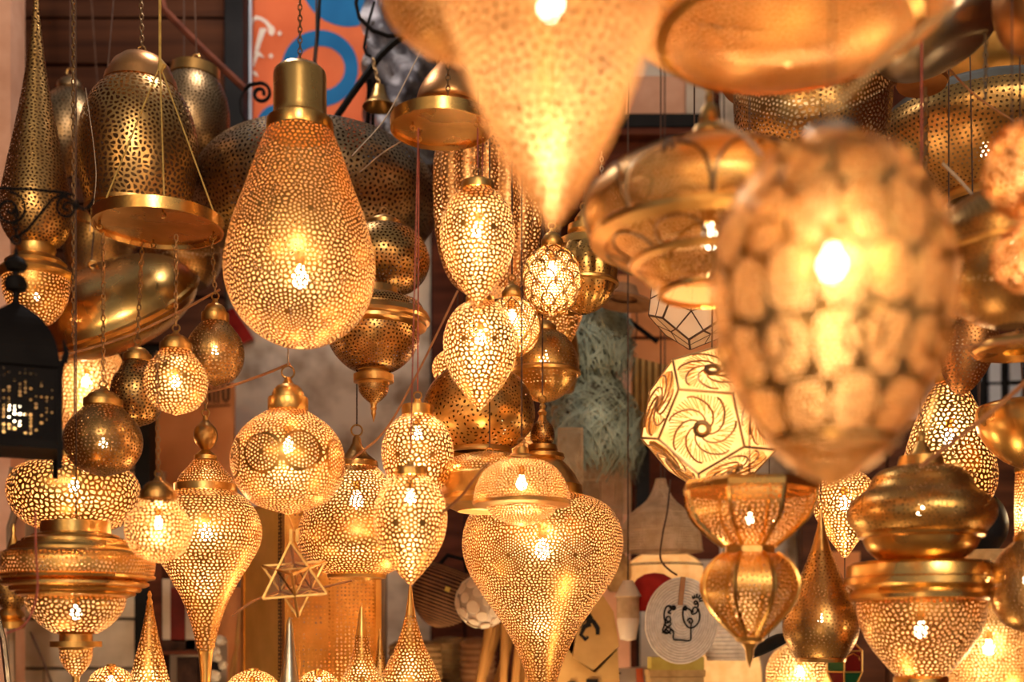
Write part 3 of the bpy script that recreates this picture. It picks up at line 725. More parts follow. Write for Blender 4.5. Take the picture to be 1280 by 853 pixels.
lantern('scalloped brass cylinder lantern with moulded folds behind the highest egg', 610, 3.3, [
    ('shell', 'p', [(182, 62), (200, 68), (250, 69), (300, 66), (330, 58), (352, 46), (366, 30)], 'copper', dict(s=5.6, k=.62, jit=.36, mod=('flute', 14, .10))),
    ('top_ring', 's', [(172, 30), (174, 60), (178, 66), (183, 66), (184, 60)], 'copper')], lit=.7, ly=235, br=.02, name='cylinder_lantern')
lantern('small copper bowl lamp with pierced sleeve above the egg plate', 562, 3.25, [
    ('sleeve', 'p', [(40, 18), (60, 18), (84, 16)], 'pierced_gold', dict(s=5, k=.7)),
    ('bowl', 's', [(83, 16), (100, 30), (120, 40), (132, 41), (134, 38), (120, 34), (100, 22)], 'copper', dict(smooth=True))], name='bowl_lamp')

# near the camera, out of focus
lantern('huge blurred lit cone lantern pointing down at the top', 690, 1.2, [
    ('shell', 'p', [(-330, 40), (-300, 90), (-240, 130), (-160, 152), (-80, 151), (0, 136), (60, 120), (120, 97), (180, 70), (230, 42), (265, 19), (282, 5)], 'pierced_gold', dict(s=14, k=.70, jit=.36)),
    ('cap', 's', capp(-370, -328, 44), 'gold')], lit=2.8, ly=8, br=.018, name='cone_lantern')
lantern('blurred round lantern belly in the top edge beside the huge cone', 578, 1.52, [
    ('shell', 'p', [(-160, 30), (-130, 75), (-80, 102), (-25, 108), (20, 94), (52, 62), (72, 24), (76, 5)], 'pierced_gold', dict(s=8, k=.5, jit=.36)),
    ('cap', 's', capp(-190, -158, 34), 'gold')], lit=.4, ly=-40, br=.02, name='globe_lantern')
lantern('very wide blurred brass lantern belly across the top edge above the drum basket', 985, 1.72, [
    ('shell', 'p', [(-60, 190), (-35, 210), (-5, 213), (22, 196), (42, 160)], 'gold', dict(s=8.5, k=.58, jit=.4)),
    ('ring', 's', [(40, 160), (42, 165), (46, 164), (49, 150)], 'plain'),
    ('belly', 'p', [(48, 150), (60, 122), (72, 80), (79, 36), (81, 6)], 'gold', dict(s=8.5, k=.55, jit=.4)),
    ('shoulder', 's', [(-140, 10), (-130, 60), (-90, 130), (-60, 188)], 'gold', dict(smooth=True))], lit=3.4, ly=-20, br=.018, name='wide_lantern')
lantern('blurred plain brass ball beside the huge cone, under the wide belly', 838, 1.62, [
    ('shell', 's', [(22, 0), (26, 18), (38, 34), (55, 41), (72, 38), (86, 24), (93, 0)], 'plain', dict(smooth=True))], hx=-8, name='brass_ball', cat='ornament') if False else None
lantern('onion-shaped brass lantern with petal lines and ridged lower tiers', 887, 2.04, [
    ('finial', 's', [(112, 3), (120, 6), (128, 5), (136, 10), (150, 13), (156, 12), (160, 20), (168, 24), (172, 22), (176, 34), (184, 38), (188, 46)], 'gold'),
    ('shell', 'p', [(187, 46), (196, 74), (208, 102), (224, 130), (242, 149), (262, 157), (280, 155), (294, 148)], 'gold', dict(s=6.5, k=.45, jit=.2)),
    ('ridge', 's', [(293, 149), (296, 151), (302, 149), (306, 138), (308, 132)], 'gold'),
    ('lower_shell', 'p', [(307, 132), (318, 117), (328, 98)], 'pierced_gold', dict(s=6.5, k=.55, jit=.2)),
    ('lower_ridge', 's', [(327, 98), (329, 101), (333, 99), (336, 90)], 'gold'),
    ('bowl', 'p', [(335, 90), (346, 82), (358, 70), (364, 62)], 'pierced_gold', dict(s=6.5, k=.55)),
    ('base_ring', 's', [(362, 62), (364, 66), (369, 65), (370, 58)], 'plain')], lit=1.6, ly=300, br=.026, name='onion_lantern', ring=9)
_o = bpy.data.objects['onion_lantern']; _op = [(187, 46), (196, 74), (208, 102), (224, 130), (242, 149), (262, 157), (280, 155), (294, 148)]
surf_curves('petal_lines', 'antique', _o, _op, 370, 2.04 / F_PX, petal_curves(9, 1.0, .52, .98, .3) + petal_curves(9, .62, .22, .9, .8) + [[(2 * PI * i / 60, .40) for i in range(61)]], 2.6)
surf_curves('tier_lines', 'antique', _o, [(307, 132), (318, 117), (328, 98)], 370, 2.04 / F_PX, petal_curves(9, 1.0, .1, .8, .3), 2.2)
gz = [(176, 34), (186, 60), (205, 88), (235, 114), (280, 137), (330, 147), (385, 148), (430, 141), (475, 126), (520, 102), (552, 78)]
lantern('giant blurred lit egg lantern covered with round and pod-shaped panels', 1040, 1.4, [
    ('cap', 's', [(158, 8), (160, 26), (164, 33), (175, 36), (179, 38), (182, 36)], 'pewter'),
    ('shell', 'p', gz, 'pierced_gold', dict(s=7.0, k=.66, jit=.25)),
    ('panel_net', 'p', [(y, w + 2.0) for y, w in gz], 'bronze', dict(s=58, k=.90, jit=.05, el=1.4, back=0, leaf=1)),
    ('collar', 's', [(550, 78), (551, 82), (556, 81), (558, 76)], 'plain'), ('lower_cup', 'p', [(556, 77), (574, 60), (590, 38), (602, 16), (609, 3)], 'gold', dict(s=8, k=.5))], lit=1.5, ly=335, br=.026, name='egg_lantern', ring=8, hx=0)
_o = bpy.data.objects['egg_lantern.004']
for f in (.20, .48, .74):
    r0 = surf_curves('round_boss', 'bronze', _o, gz, 609, 1.4 / F_PX, [[(20 / 130 * math.cos(t), f + 20 / 420 * math.sin(t)) for t in np.linspace(0, 2 * PI, 20)]], 3.0, 3)
    for k in range(1, 8):
        c = r0.copy(); c.rotation_euler = (0, 0, k * PI / 4); COL.objects.link(c); c.parent = _o
lantern('brass drum basket lantern with two moulded rims, below the wide belly', 1015, 2.72, [
    ('rim', 's', [(64, 100), (66, 116), (70, 121), (78, 122), (82, 119), (84, 111), (90, 114), (97, 112), (101, 100), (104, 97)], 'copper', dict(segs=64)),
    ('shell', 'p', [(103, 97), (125, 97), (150, 95), (175, 90), (190, 80), (204, 60)], 'bronze', dict(s=7.2, k=.74, jit=.3, med=[(.3, .5, 40), (-.9, .5, 40)]))], name='drum_lantern', hang='chain')
lantern('wide shallow brass lantern with open bottom ring, far right below the chain', 1232, 3.3, [
    ('upper_dish', 's', [(118, 10), (122, 60), (128, 96), (140, 120), (154, 131)], 'pewter', dict(smooth=True)),
    ('shell', 'p', [(153, 131), (170, 134), (190, 128), (212, 108), (232, 80), (246, 56)], 'bronze', dict(s=6.4, k=.42, jit=.15)),
    ('base_ring', 's', [(244, 56), (248, 58), (254, 56), (256, 50), (250, 47)], 'gold')], name='wide_lantern', lit=.4, ly=190)
lantern('silvery shallow dish lantern under the ceiling, crossing the chain', 1190, 2.42, [
    ('shade', 's', [(-40, 10), (-30, 45), (0, 72), (40, 80), (62, 66), (74, 40), (78, 0)], 'pewter', dict(smooth=True))], tilt=(0, -24), name='dish_lantern', ytop=-200)
lantern('hammered gold bowl lantern behind the silvery dish, far right', 1242, 3.78, [
    ('shade', 's', [(0, 10), (10, 50), (35, 84), (70, 96), (105, 84), (126, 50), (132, 0)], 'gold', dict(smooth=True))], name='hammered_lantern')
lantern('dark copper bowl lantern in the top corner', 1302, 2.2, [
    ('shade', 's', [(-60, 10), (-50, 40), (-20, 56), (20, 56), (52, 40), (66, 0)], 'copper', dict(smooth=True))], name='bowl_lantern')
lantern('small oval copper dish under the red cord', 1152, 2.9, [
    ('dish', 's', [(84, 0), (86, 22), (94, 30), (102, 32), (106, 30), (108, 0)], 'copper', dict(smooth=False))], name='dish_lantern', tilt=(-6, 4))
def curl_ball(label, cx, D, y0, y1, hw, lit):
    prof = [(y0 + (y1 - y0) * (1 - math.cos(a)) / 2, hw * math.sin(a)) for a in np.linspace(.3, 3.05, 14)]
    lantern(label, cx, D, [('shell', 'p', prof, 'pierced_gold', dict(s=9, k=.66)), ], lit=lit, br=.02, name='ball_lantern', ytop=None if y0 < 200 else 274, ring=4.5 if y0 < 200 else 0)
    o = bpy.data.objects['ball_lantern.%03d' % (4 if y0 < 200 else 5)]
    cv = []
    for k in range(9):
        for f in (.22, .5, .78):
            cv.append([(k * 2 * PI / 9 + f + (.32 * (1 - u * .85)) * math.cos(9 * u), f + .13 * (1 - u * .85) * math.sin(9 * u)) for u in np.linspace(0, 1, 26)])
    surf_curves('curl_lines', 'copper', o, prof, prof[-1][0], D / F_PX, cv, 2.2, 1.5)
curl_ball('glowing blurred ball lantern at the right edge, upper of the two', 1295, 1.62, 148, 272, 62, .5)
curl_ball('glowing blurred ball lantern at the right edge, lower of the two', 1300, 1.62, 277, 366, 56, .45)
lantern('flattened gold lantern with curved petal engraving, beside the giant egg', 1265, 2.15, [
    ('neck', 's', [(222, 6), (226, 24), (236, 28), (240, 34)], 'gold'),
    ('shell', 'p', [(239, 34), (250, 62), (268, 84), (292, 97), (315, 97)], 'bronze', dict(s=7.5, k=.42, jit=.2, med=[(.6, .5, 24), (-.2, .6, 24)])),
    ('ridge', 's', [(314, 97), (316, 99), (321, 99), (323, 95)], 'gold'),
    ('lower_shell', 'p', [(322, 95), (348, 92), (375, 76), (396, 50), (408, 20)], 'bronze', dict(s=7.5, k=.40, jit=.2, med=[(.5, .4, 28)]))], lit=.4, name='flattened_lantern')
lantern('dark pierced cup lantern under the petal-engraved lantern', 1200, 2.73, [
    ('shell', 'p', [(392, 34), (415, 36), (440, 34), (465, 26), (485, 14), (494, 4)], 'copper', dict(s=5, k=.5)),
    ('cap', 's', capp(372, 393, 30), 'copper')], name='cup_lantern', tilt=(0, 8))
lantern('plain brass dish lantern rim at the right edge under the petal-engraved lantern', 1275, 2.5, [
    ('shade', 's', [(418, 20), (424, 42), (432, 56), (438, 58), (442, 54), (440, 20)], 'plain', dict(smooth=False))], name='dish_lantern')
lantern('tall lit pierced bell lantern behind the vase-shaped lantern', 1186, 2.93, [
    ('shell', 'p', [(478, 14), (490, 24), (515, 36), (545, 47), (575, 55), (600, 58), (622, 52), (640, 40)], 'pierced_gold', dict(s=6.4, k=.72, jit=.34)),
    ('cap', 's', capp(458, 479, 17), 'gold')], lit=2.2, name='bell_lantern')
lantern('plain gold bowl lantern at the right edge over the bright drum', 1286, 2.7, [
    ('shade', 's', [(506, 58), (510, 62), (530, 62), (552, 52), (572, 34), (584, 14), (588, 0)], 'plain', dict(smooth=True))], name='bowl_lantern')
lantern('squat vase-shaped gold lantern with sparse holes, above the ringed pierced bowl', 1151, 2.42, [
    ('neck', 's', [(540, 3), (546, 6), (552, 5), (560, 10), (568, 14), (571, 26), (583, 29), (585, 34)], 'gold'),
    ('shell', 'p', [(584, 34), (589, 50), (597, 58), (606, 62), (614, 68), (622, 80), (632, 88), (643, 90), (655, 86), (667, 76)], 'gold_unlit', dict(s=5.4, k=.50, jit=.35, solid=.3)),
    ('ridge', 's', [(666, 76), (668, 78), (672, 76), (674, 71)], 'plain'),
    ('lower_shell', 's', [(673, 71), (685, 66), (696, 56), (704, 42), (705, 0)], 'plain', dict(smooth=True))], lit=.3, ly=640, br=.015, hx=-260, name='vase_lantern')
lantern('ringed lantern with wide double rim and lit pierced bowl, below the vase shape', 1151, 2.47, [
    ('rim', 's', [(703, 40), (704, 84), (708, 89), (716, 90), (722, 90), (724, 93), (732, 93), (735, 88), (738, 84), (744, 87), (749, 86), (752, 80)], 'plain', dict(segs=64)),
    ('bowl', 'p', [(751, 79), (770, 77), (790, 71), (812, 59), (832, 43), (846, 30)], 'pierced_gold', dict(s=6.4, k=.66, jit=.36)),
    ('base_ring', 's', [(845, 31), (848, 33), (862, 33), (864, 0)], 'plain')], lit=1.6, ly=790, br=.022, hang=None, ring=0, name='ringed_lantern')
lantern('unlit brass pear lantern with long thin neck, beside the faceted lantern', 1026, 2.62, [
    ('neck', 's', [(636, 1.5), (645, 2.5), (660, 5), (676, 9), (690, 13)], 'bronze', dict(smooth=True)),
    ('shell', 'p', [(689, 13), (710, 21), (735, 32), (760, 43), (782, 47), (800, 44), (815, 36), (823, 30)], 'bronze', dict(s=5.0, k=.46, jit=.4)),
    ('base_ring', 's', [(822, 30), (824, 31), (828, 30), (829, 0)], 'bronze')], lit=.2, ly=775, br=.012, name='pear_lantern')
FC = ('facet', 8, .30)
lantern('eight-sided brass lantern of two stacked bowls with plain ribs', 937, 2.34, [
    ('top_plate', 's', [(602, 10), (603, 84), (608, 88), (615, 87), (617, 83)], 'plain', dict(mod=FC, segs=64, shade=True)),
    ('upper_bowl', 'p', [(616, 84), (630, 82), (648, 74), (666, 56), (683, 34)], 'gold', dict(s=6.2, k=.66, jit=.34, mod=FC)),
    ('waist', 's', [(682, 34), (684, 32), (692, 32), (694, 36)], 'gold', dict(mod=FC, segs=64)),
    ('lower_bowl', 'p', [(693, 35), (704, 50), (720, 60), (738, 62), (758, 53), (778, 36), (796, 17)], 'gold', dict(s=6.2, k=.58, jit=.34, mod=FC)),
    ('finial', 's', [(795, 18), (797, 19), (802, 17), (805, 10), (812, 6), (824, 4), (836, 0)], 'gold')], lit=1.5, ly=650, br=.014, name='faceted_lantern')
_t = bpy.data.objects['faceted_lantern']; _s = 2.34 / F_PX
for prof in ([(616, 84), (630, 82), (648, 74), (666, 56), (683, 34)], [(693, 35), (704, 50), (720, 60), (738, 62), (758, 53), (778, 36), (796, 17)]):
    q = catmull(prof, 16)
    rm = None
    for kf in range(8):
        a = kf * PI / 4 - .30
        mb = MB(); mb.tube([Vector((w * _s * 1.0 * math.sin(a), w * _s * math.cos(a), (836 - y) * _s)) for y, w in q], 3.0 * _s, 6)
        if rm is None: rm = mb.build('rib', 'plain', _t)
        else:
            c = rm.copy(); c.rotation_euler = (0, 0, -kf * PI / 4); COL.objects.link(c); c.parent = _t
    rm = None
lantern('small lit pointed lantern behind the unlit brass pear', 1056, 3.05, [
    ('shell', 'p', [(588, 16), (600, 30), (618, 40), (640, 38), (664, 26), (684, 12), (697, 3)], 'pierced_gold', dict(s=4.8, k=.7)),
    ('cap', 's', capp(568, 589, 18), 'gold')], lit=1.4, name='pointed_lantern')
globe('pierced bronze globe at the right edge beside the ringed bowl', 1284, 2.35, 676, 792, 45, 660, 16, dict(s=5.0, k=.55), 'bronze', 'gold', lit=.3, br=.015, name='globe_lantern')
lantern('bright blurred drum lamp at the lower right, behind the ringed bowl', 1236, 3.9, [
    ('shell', 'p', [(760, 20), (775, 42), (800, 52), (835, 54), (870, 48)], 'pierced_gold', dict(s=4.6, k=.76)),
    ('cap', 's', capp(742, 761, 22), 'gold')], lit=2.0, ly=812, br=.03, hy=.32, name='drum_lamp')
lantern('bright tall lamp tube at the right edge behind the plain gold bowl', 1284, 3.3, [
    ('shell', 'p', [(590, 14), (620, 15), (660, 15), (700, 14)], 'pierced_gold', dict(s=4.2, k=.78)),
    ('cap', 's', capp(574, 591, 15), 'gold')], lit=2.0, ly=640, br=.02, ytop=262, hx=-20, name='tube_lamp')
lantern('glowing white shade behind the round white mat', 831, 4.05, [
    ('shell', 's', [(690, 14), (694, 30), (704, 44), (718, 50), (735, 51), (752, 46)], 'paper_shade', dict(smooth=True)),
    ('wire', 's', [(706, 46.5), (707, 48), (708, 46.5)], 'iron')], lit=.8, ly=722, br=.022, name='shade_lamp')
lantern('glowing shade at the bottom below the eight-sided lantern', 905, 4.0, [
    ('shell', 's', [(800, 26), (815, 40), (840, 46), (880, 46)], 'paper_shade', dict(smooth=True))], lit=.7, ly=845, br=.022, name='shade_lamp')
lantern('lit pierced lamp at the bottom left of the small coloured glass lantern', 1000, 3.75, [
    ('shell', 'p', [(806, 18), (818, 34), (840, 42), (866, 40)], 'pierced_gold', dict(s=4.6, k=.74))], lit=2.2, ly=842, br=.022, name='globe_lantern')

# spires along the bottom
lantern('big pierced spire with flared base before the straw baskets', 513, 2.8, [
    ('finial', 's', [(730, .8), (736, 2), (740, 2.6), (752, 4), (770, 6.5)], 'gold', dict(smooth=True)),
    ('shell', 'p', [(769, 6.5), (790, 12), (812, 20), (828, 28), (846, 36), (870, 41), (895, 38)], 'pierced_gold', dict(s=5, k=.62))], lit=.8, ly=866, br=.018, hang=None, ring=0, name='spire_lantern')
lantern('plain brass spire with pierced foot beside the tall brass box', 452, 2.95, [
    ('finial', 's', [(756, .8), (760, 2.5), (775, 4.5), (795, 7.5)], 'gold', dict(smooth=True)),
    ('shell', 'p', [(794, 7.5), (815, 11), (835, 18), (860, 30), (885, 34)], 'pierced_gold', dict(s=4.6, k=.6))], lit=.6, ly=862, br=.016, hang=None, ring=0, name='spire_lantern')
lantern('short dark bronze spire between two brass spires', 475, 3.25, [
    ('finial', 's', [(786, .6), (790, 2), (794, 1.6), (798, 2.6), (812, 4)], 'bronze'),
    ('shell', 'p', [(811, 4), (830, 7), (850, 11), (880, 18)], 'bronze', dict(s=4, k=.5))], hang=None, ring=0, name='spire_lantern')
# ------------------------------------------------------------------ black tin lantern with pinholes, on its wall bracket
D = 2.3; s = D / F_PX
t = thing('tin_lantern', 'black square tin lantern with domed top and pinholes, hung from the scroll bracket', 'lantern', pt(20, 590, D), rot=(0, 0, .42))
HW = 46 * s * 1.06
def sq_frustum(mb, z0, z1, h0, h1):
    mb.add([(-h0, -h0, z0), (h0, -h0, z0), (h0, h0, z0), (-h0, h0, z0), (-h1, -h1, z1), (h1, -h1, z1), (h1, h1, z1), (-h1, h1, z1)], (),
           [(0, 3, 2, 1), (4, 5, 6, 7), (0, 1, 5, 4), (1, 2, 6, 5), (2, 3, 7, 6), (3, 0, 4, 7)])
def Z(y): return (590 - y) * s
def pin_panel(w, h, seed):
    """A sheet of tin with a scatter of small pinholes."""
    mb = MB(); rng = random.Random(seed); nx, nz = 16, 22
    cw, ch = w / nx, h / nz
    for i in range(nx):
        for k in range(nz):
            x0, z0 = -w / 2 + i * cw, k * ch
            dx, dz = (i - nx / 2 + .5) / (nx / 2), (k - nz / 2 + .5) / (nz / 2)
            hole = rng.random() < .42 and abs(dx) + abs(dz) < 1.15 and abs(dx) < .86 and abs(dz) < .86
            c = [(x0, 0, z0), (x0 + cw, 0, z0), (x0 + cw, 0, z0 + ch), (x0, 0, z0 + ch)]
            if not hole: mb.add(c, (), [(0, 1, 2, 3)])
            else:
                m = (x0 + cw / 2, z0 + ch / 2); r = rng.uniform(.09, .24)
                hh = [(m[0] + (p[0] - m[0]) * 2 * r, 0, m[1] + (p[2] - m[1]) * 2 * r) for p in c]
                mb.add(c + hh, (), [(0, 1, 5, 4), (1, 2, 6, 5), (2, 3, 7, 6), (3, 0, 4, 7)])
    return np_mesh('panel', mb.v, mb.t, mb.q, False)
for k in range(4):
    o = link('panel', pin_panel(2 * HW, Z(460) - Z(560), k), 'iron', t)
    a = k * PI / 2
    o.location = (math.sin(a) * HW, -math.cos(a) * HW, Z(560)); o.rotation_euler = (0, 0, a)
mb = MB(); sq_frustum(mb, Z(466), Z(458), HW * 1.10, HW * 1.10); sq_frustum(mb, Z(566), Z(556), HW * 1.08, HW * 1.08)
for sx in (-1, 1):
    for sy in (-1, 1):
        mb.box((sx * HW - 3 * s, sy * HW - 3 * s, Z(590)), (sx * HW + 3 * s, sy * HW + 3 * s, Z(458)))
        mb.tube([(sx * HW * 1.08, sy * HW * 1.08, Z(460)), (sx * HW * 1.14, sy * HW * 1.14, Z(448)), (sx * HW * 1.08, sy * HW * 1.08, Z(432))], [5 * s, 4 * s, 1 * s], 5)
mb.build('frame', 'iron', t, smooth=False)
q = catmull([(460, 1.0), (440, .94), (420, .80), (402, .58), (390, .34), (380, .10)], 10)
mb = MB()
for (ya, wa), (yb, wb) in zip(q[:-1], q[1:]): sq_frustum(mb, Z(ya), Z(yb), HW * wa, HW * wb)
mb.build('dome', 'iron', t, smooth=False)
link('finial', lathe_mesh('finial', [(Z(y), w * s) for y, w in [(381, 5), (374, 3), (366, 4), (363, 12), (355, 14), (347, 11), (343, 4), (340, 4), (338, 11), (331, 14), (324, 10), (320, 3), (312, 2), (308, 0)]], 20), 'iron', t)
mb = MB(); mb.tube([Vector((0, 0, Z(300))) + Vector(p) for p in torus_pts(5 * s)], 1.5 * s, 5, True)
chain_into(mb, (0, 0, Z(296)), (0, 0, Z(262)), 10 * s, 1.4 * s); mb.build('chain', 'iron', t)
link('bulb', lathe_mesh('bulb', [(Z(500), .003), (Z(506), .012), (Z(520), .016), (Z(532), .008), (Z(534), 0)], 14), 'bulb', t)
lamp('bulb_light', (0, 0, Z(515)), .8, .012, LIGHT_COL, t)

D = 2.32; s = D / F_PX
def spiral(cx, cy, r0, turns, a0, dirn=1, n=40, shrink=.9):
    return [(cx + r0 * (1 - shrink * i / n) * math.cos(a0 + dirn * 2 * PI * turns * i / n), cy + r0 * (1 - shrink * i / n) * math.sin(a0 + dirn * 2 * PI * turns * i / n)) for i in range(n + 1)]
def px_tube(mb, pts, D, r, dy=0, seg=6, flat=1.0):
    mb.tube([pt(x, y, D) + Vector((0, dy, 0)) for x, y in pts], r * D / F_PX, seg, flat=flat)
def free(name, label, cat, mb, mat, group=None, kind=None, sharp=.7, smooth=True):
    """Links a collected mesh with its origin at its own lowest middle point."""
    v = np.array(mb.v); c = np.array([(v[:, 0].min() + v[:, 0].max()) / 2, (v[:, 1].min() + v[:, 1].max()) / 2, v[:, 2].min()])
    mb.v = [tuple(p) for p in (v - c)]
    o = mb.build(name, mat, None, Vector(c), smooth=smooth, sharp=sharp)
    return tag(o, label, cat, group, kind)
br_ = thing('wall_bracket', 'black wrought iron scroll bracket on the pink post', 'bracket', pt(0, 262, D))
def bpart(name, pts, r, mat='iron'):
    mb = MB(); o = br_.location
    mb.tube([pt(x, y, D) - o for x, y in pts], r * s, 6); mb.build(name, mat, br_)
bpart('bar', [(-130, 234), (-10, 235), (40, 237), (80, 241), (92, 244)], 2.0)
bpart('scroll', [(20, 298), (35, 286), (50, 268), (66, 248), (78, 244), (92, 252), (97, 262)] , 1.8)
bpart('scroll', spiral(84, 260, 15, 1.6, -PI / 2, -1), 1.6)
bpart('scroll', spiral(12, 262, 22, 1.7, -PI / 2, 1), 1.8)
bpart('scroll', [(96, 250), (98, 258), (105, 262), (112, 258), (117, 248)], 1.6)
bpart('end_hook', [(20, 256), (20, 268), (16, 262)], 1.6)
bpart('wall_plate', [(-132, 215), (-132, 330)], 5)

# upper iron bar with a scroll end before the poster, and the black rods on its right
mb = MB(); px_tube(mb, [(200, -10), (205, 12), (250, 58), (307, 112)], 3.9, 5)
free('bracket_bar', 'rusty diagonal wooden bar ending at the black scroll by the dark post', 'bar', mb, 'redwood')
mb = MB(); px_tube(mb, [(306, 112), (313, 106), (325, 104)] + spiral(326, 117, 13, 1.35, -PI / 2, 1, 30, .75), 3.88, 2.4)
px_tube(mb, [(306, 112), (300, 125), (301, 140), (308, 155), (318, 164)], 3.88, 1.2)
free('iron_scroll', 'black iron curl in front of the orange poster edge', 'scroll', mb, 'iron')
mb = MB(); px_tube(mb, [(408, 165), (440, 118), (475, 70), (490, 55), (506, 44)], 3.7, 4.2); px_tube(mb, [(506, 44), (485, 45), (465, 38), (449, 22), (445, 5), (448, -20)], 3.7, 2.6)
px_tube(mb, [(468, 2), (460, 30), (455, 60), (458, 68), (464, 71)], 3.7, 1.8)
free('iron_hanger', 'curved black iron arm across the poster and the plastic sheet', 'bracket', mb, 'iron')
mb = MB(); px_tube(mb, [(401, -30), (397, 40), (392, 92)], 3.75, 2.6)
free('black_cable', 'thick black cable hanging straight behind the pear lantern cap', 'cable', mb, 'black')
D = 3.66; s = D / F_PX
t = thing('hand_bell', 'small dark brass bell on a chain below the black iron arm', 'bell', pt(474, 134, D))
link('body', lathe_mesh('body', [((134 - y) * s, w * s) for y, w in [(106, 2), (107, 6), (109, 7), (116, 9), (124, 12), (129, 16), (132, 20), (134, 21), (133, 18), (120, 8)]], 28), 'bronze', t)
mb = MB(); chain_into(mb, (0, 0, 28 * s), (-8 * s, 0, 60 * s), 8 * s, 1 * s); mb.build('chain', 'chain', t)
mb = MB(); px_tube(mb, [(462, 100), (461, 120), (460, 150), (458, 178)], 3.72, 3.0); px_tube(mb, [(466, 130), (466, 178)], 3.72, 2.2)
free('iron_rod', 'upright dark rods behind the small bell', 'rod', mb, 'iron')

# ------------------------------------------------------------------ loose wires and cords
def wire(label, pts, D, r, mat, D2=None, cat='wire', name='wire', n=24):
    q = catmull([(x, y) for x, y in pts], n) if len(pts) > 2 else np.array(pts, float)
    mb = MB(); m = len(q)
    mb.tube([pt(x, y, D + ((D2 or D) - D) * i / (m - 1)) for i, (x, y) in enumerate(q)], r * D / F_PX, 6)
    return free(name, label, cat, mb, mat)
wire('orange wire running from the concrete wall to the ring of the large lit globe', [(183, 500), (270, 488), (330, 468), (362, 455)], 2.95, 1.6, 'cord_orange', 2.72)
wire('orange wire rising steeply from the bell lantern past the banded bowl', [(440, 575), (480, 540), (520, 470), (545, 420), (572, 364)], 3.0, 1.6, 'cord_orange', 3.2)
wire('thick orange wire from the saucer to the globe under the plate', [(75, 446), (150, 424), (220, 392), (275, 362)], 3.05, 1.6, 'cord_orange', 3.0)
wire('orange wire slanting across the lower middle beside the lowest egg', [(552, 642), (575, 622), (600, 590), (612, 578)], 2.44, 1.8, 'cord_orange', 2.44)
wire('orange wire sweeping behind the glass star', [(290, 770), (325, 748), (370, 742), (440, 726)], 2.95, 1.6, 'cord_orange', 2.9)
wire('orange wire from the giant egg to the right edge', [(1130, 446), (1180, 438), (1230, 431), (1300, 424)], 1.95, 2.2, 'cord_orange', 1.9)
wire('orange cable crossing before the tall lit bell at the right', [(1150, 584), (1200, 546), (1250, 506), (1300, 462)], 2.2, 3.4, 'cord_orange', 2.1)
wire('pale blurred strap looping from the giant egg up to the wide belly', [(1035, 140), (1070, 108), (1110, 70), (1150, 38), (1190, 12)], 1.44, 4.2, 'straw', 1.42, 'strap', 'strap')
wire('white string from the plastic sheet towards the dark flattened lantern', [(440, 195), (480, 150), (510, 95), (530, 55)], 3.15, .8, 'string_white', 3.4, 'string', 'string')
wire('white string fanning left of the egg plate', [(450, 215), (480, 190), (505, 175)], 2.9, .8, 'string_white', 2.75, 'string', 'string')
wire('red cord hanging straight beside the drum basket', [(1152, -60), (1152, 256)], 2.25, 1.6, 'cord_red', None, 'rope', 'red_rope')
wire('brown wire draped over the wide shallow lantern', [(1182, 82), (1220, 120), (1268, 152)], 2.55, 1.3, 'cord_orange')
wire('short pale strap across the wide shallow lantern', [(1178, 204), (1200, 226), (1219, 248)], 2.5, 2.0, 'string_white', None, 'strap', 'strap')
wire('pale strap tied at the onion lantern finial', [(897, 150), (925, 166), (952, 194)], 1.72, 2.4, 'string_white', None, 'strap', 'strap')
wire('fine white wire beside the bell lantern medallion', [(107, 110), (118, 190), (120, 225), (112, 290)], 3.0, .5, 'string_white')
wire('dark wire crossing the cream tiles at the lower left', [(38, 790), (52, 822), (64, 853), (70, 870)], 4.15, 1.4, 'cord_dark')
wire('orange wire dropping before the ringed lantern neck', [(44, 640), (45, 690), (46, 745), (30, 782), (8, 792)], 2.36, 1.3, 'cord_red')
wire('thin wire hanging past the woven tiered shade to the white mat', [(838, 600), (834, 640), (828, 670), (826, 700), (838, 714), (846, 719)], 3.55, 1.2, 'cord_dark', 3.39)
def hang_chain(label, x, y0, y1, D, ll=9, r=1.0, mat='chain'):
    mb = MB(); s = D / F_PX; chain_into(mb, pt(x, y1, D), pt(x, y0, D), ll * s, r * s)
    free('hanging_chain', label, 'chain', mb, mat)
hang_chain('long rusty chain hanging before the tall cone lantern', 92, -60, 430, 2.95, 9, 1.0)
hang_chain('silvery chain crossing the dish lantern at the upper right', 1232, -60, 124, 2.36, 9, 1.0, 'pewter')
hang_chain('dark chain beside the red cord at the drum basket', 1157, 110, 250, 2.45, 11, 1.3)
hang_chain('thin pale chain right of the huge cone tip', 752, 190, 232, 3.0, 7, .8, 'pewter')

# ------------------------------------------------------------------ glass star with brass edges
D = 2.62; s = D / F_PX
t = thing('glass_star', 'eight-pointed clear glass star with brass edges, hung before the tall brass box', 'star', pt(368, 774, D))
def strip(mb, a, b, r): mb.tube([a, b], r, 5)
V8 = [Vector((x, y, z)).normalized() for x in (-1, 1) for y in (-1, 1) for z in (-1, 1)]
Rq = Vector((1, 1, 1)).rotation_difference(Vector((0.10, -1, 0.10)).normalized()).to_matrix()
V8 = [Rq @ v for v in V8]
best = max(range(8), key=lambda i: V8[i].z)
ang = math.atan2(V8[best].x, V8[best].z)
Rz = Matrix.Rotation(-ang + .05, 3, Vector((0, -1, 0))) if abs((Matrix.Rotation(-ang, 3, Vector((0, -1, 0))) @ V8[best]).x) < .05 else Matrix.Rotation(ang + .05, 3, Vector((0, -1, 0)))
R8 = 48 * s; c8 = Vector((0, 0, 49 * s))
P8 = [Rz @ v * R8 for v in V8]
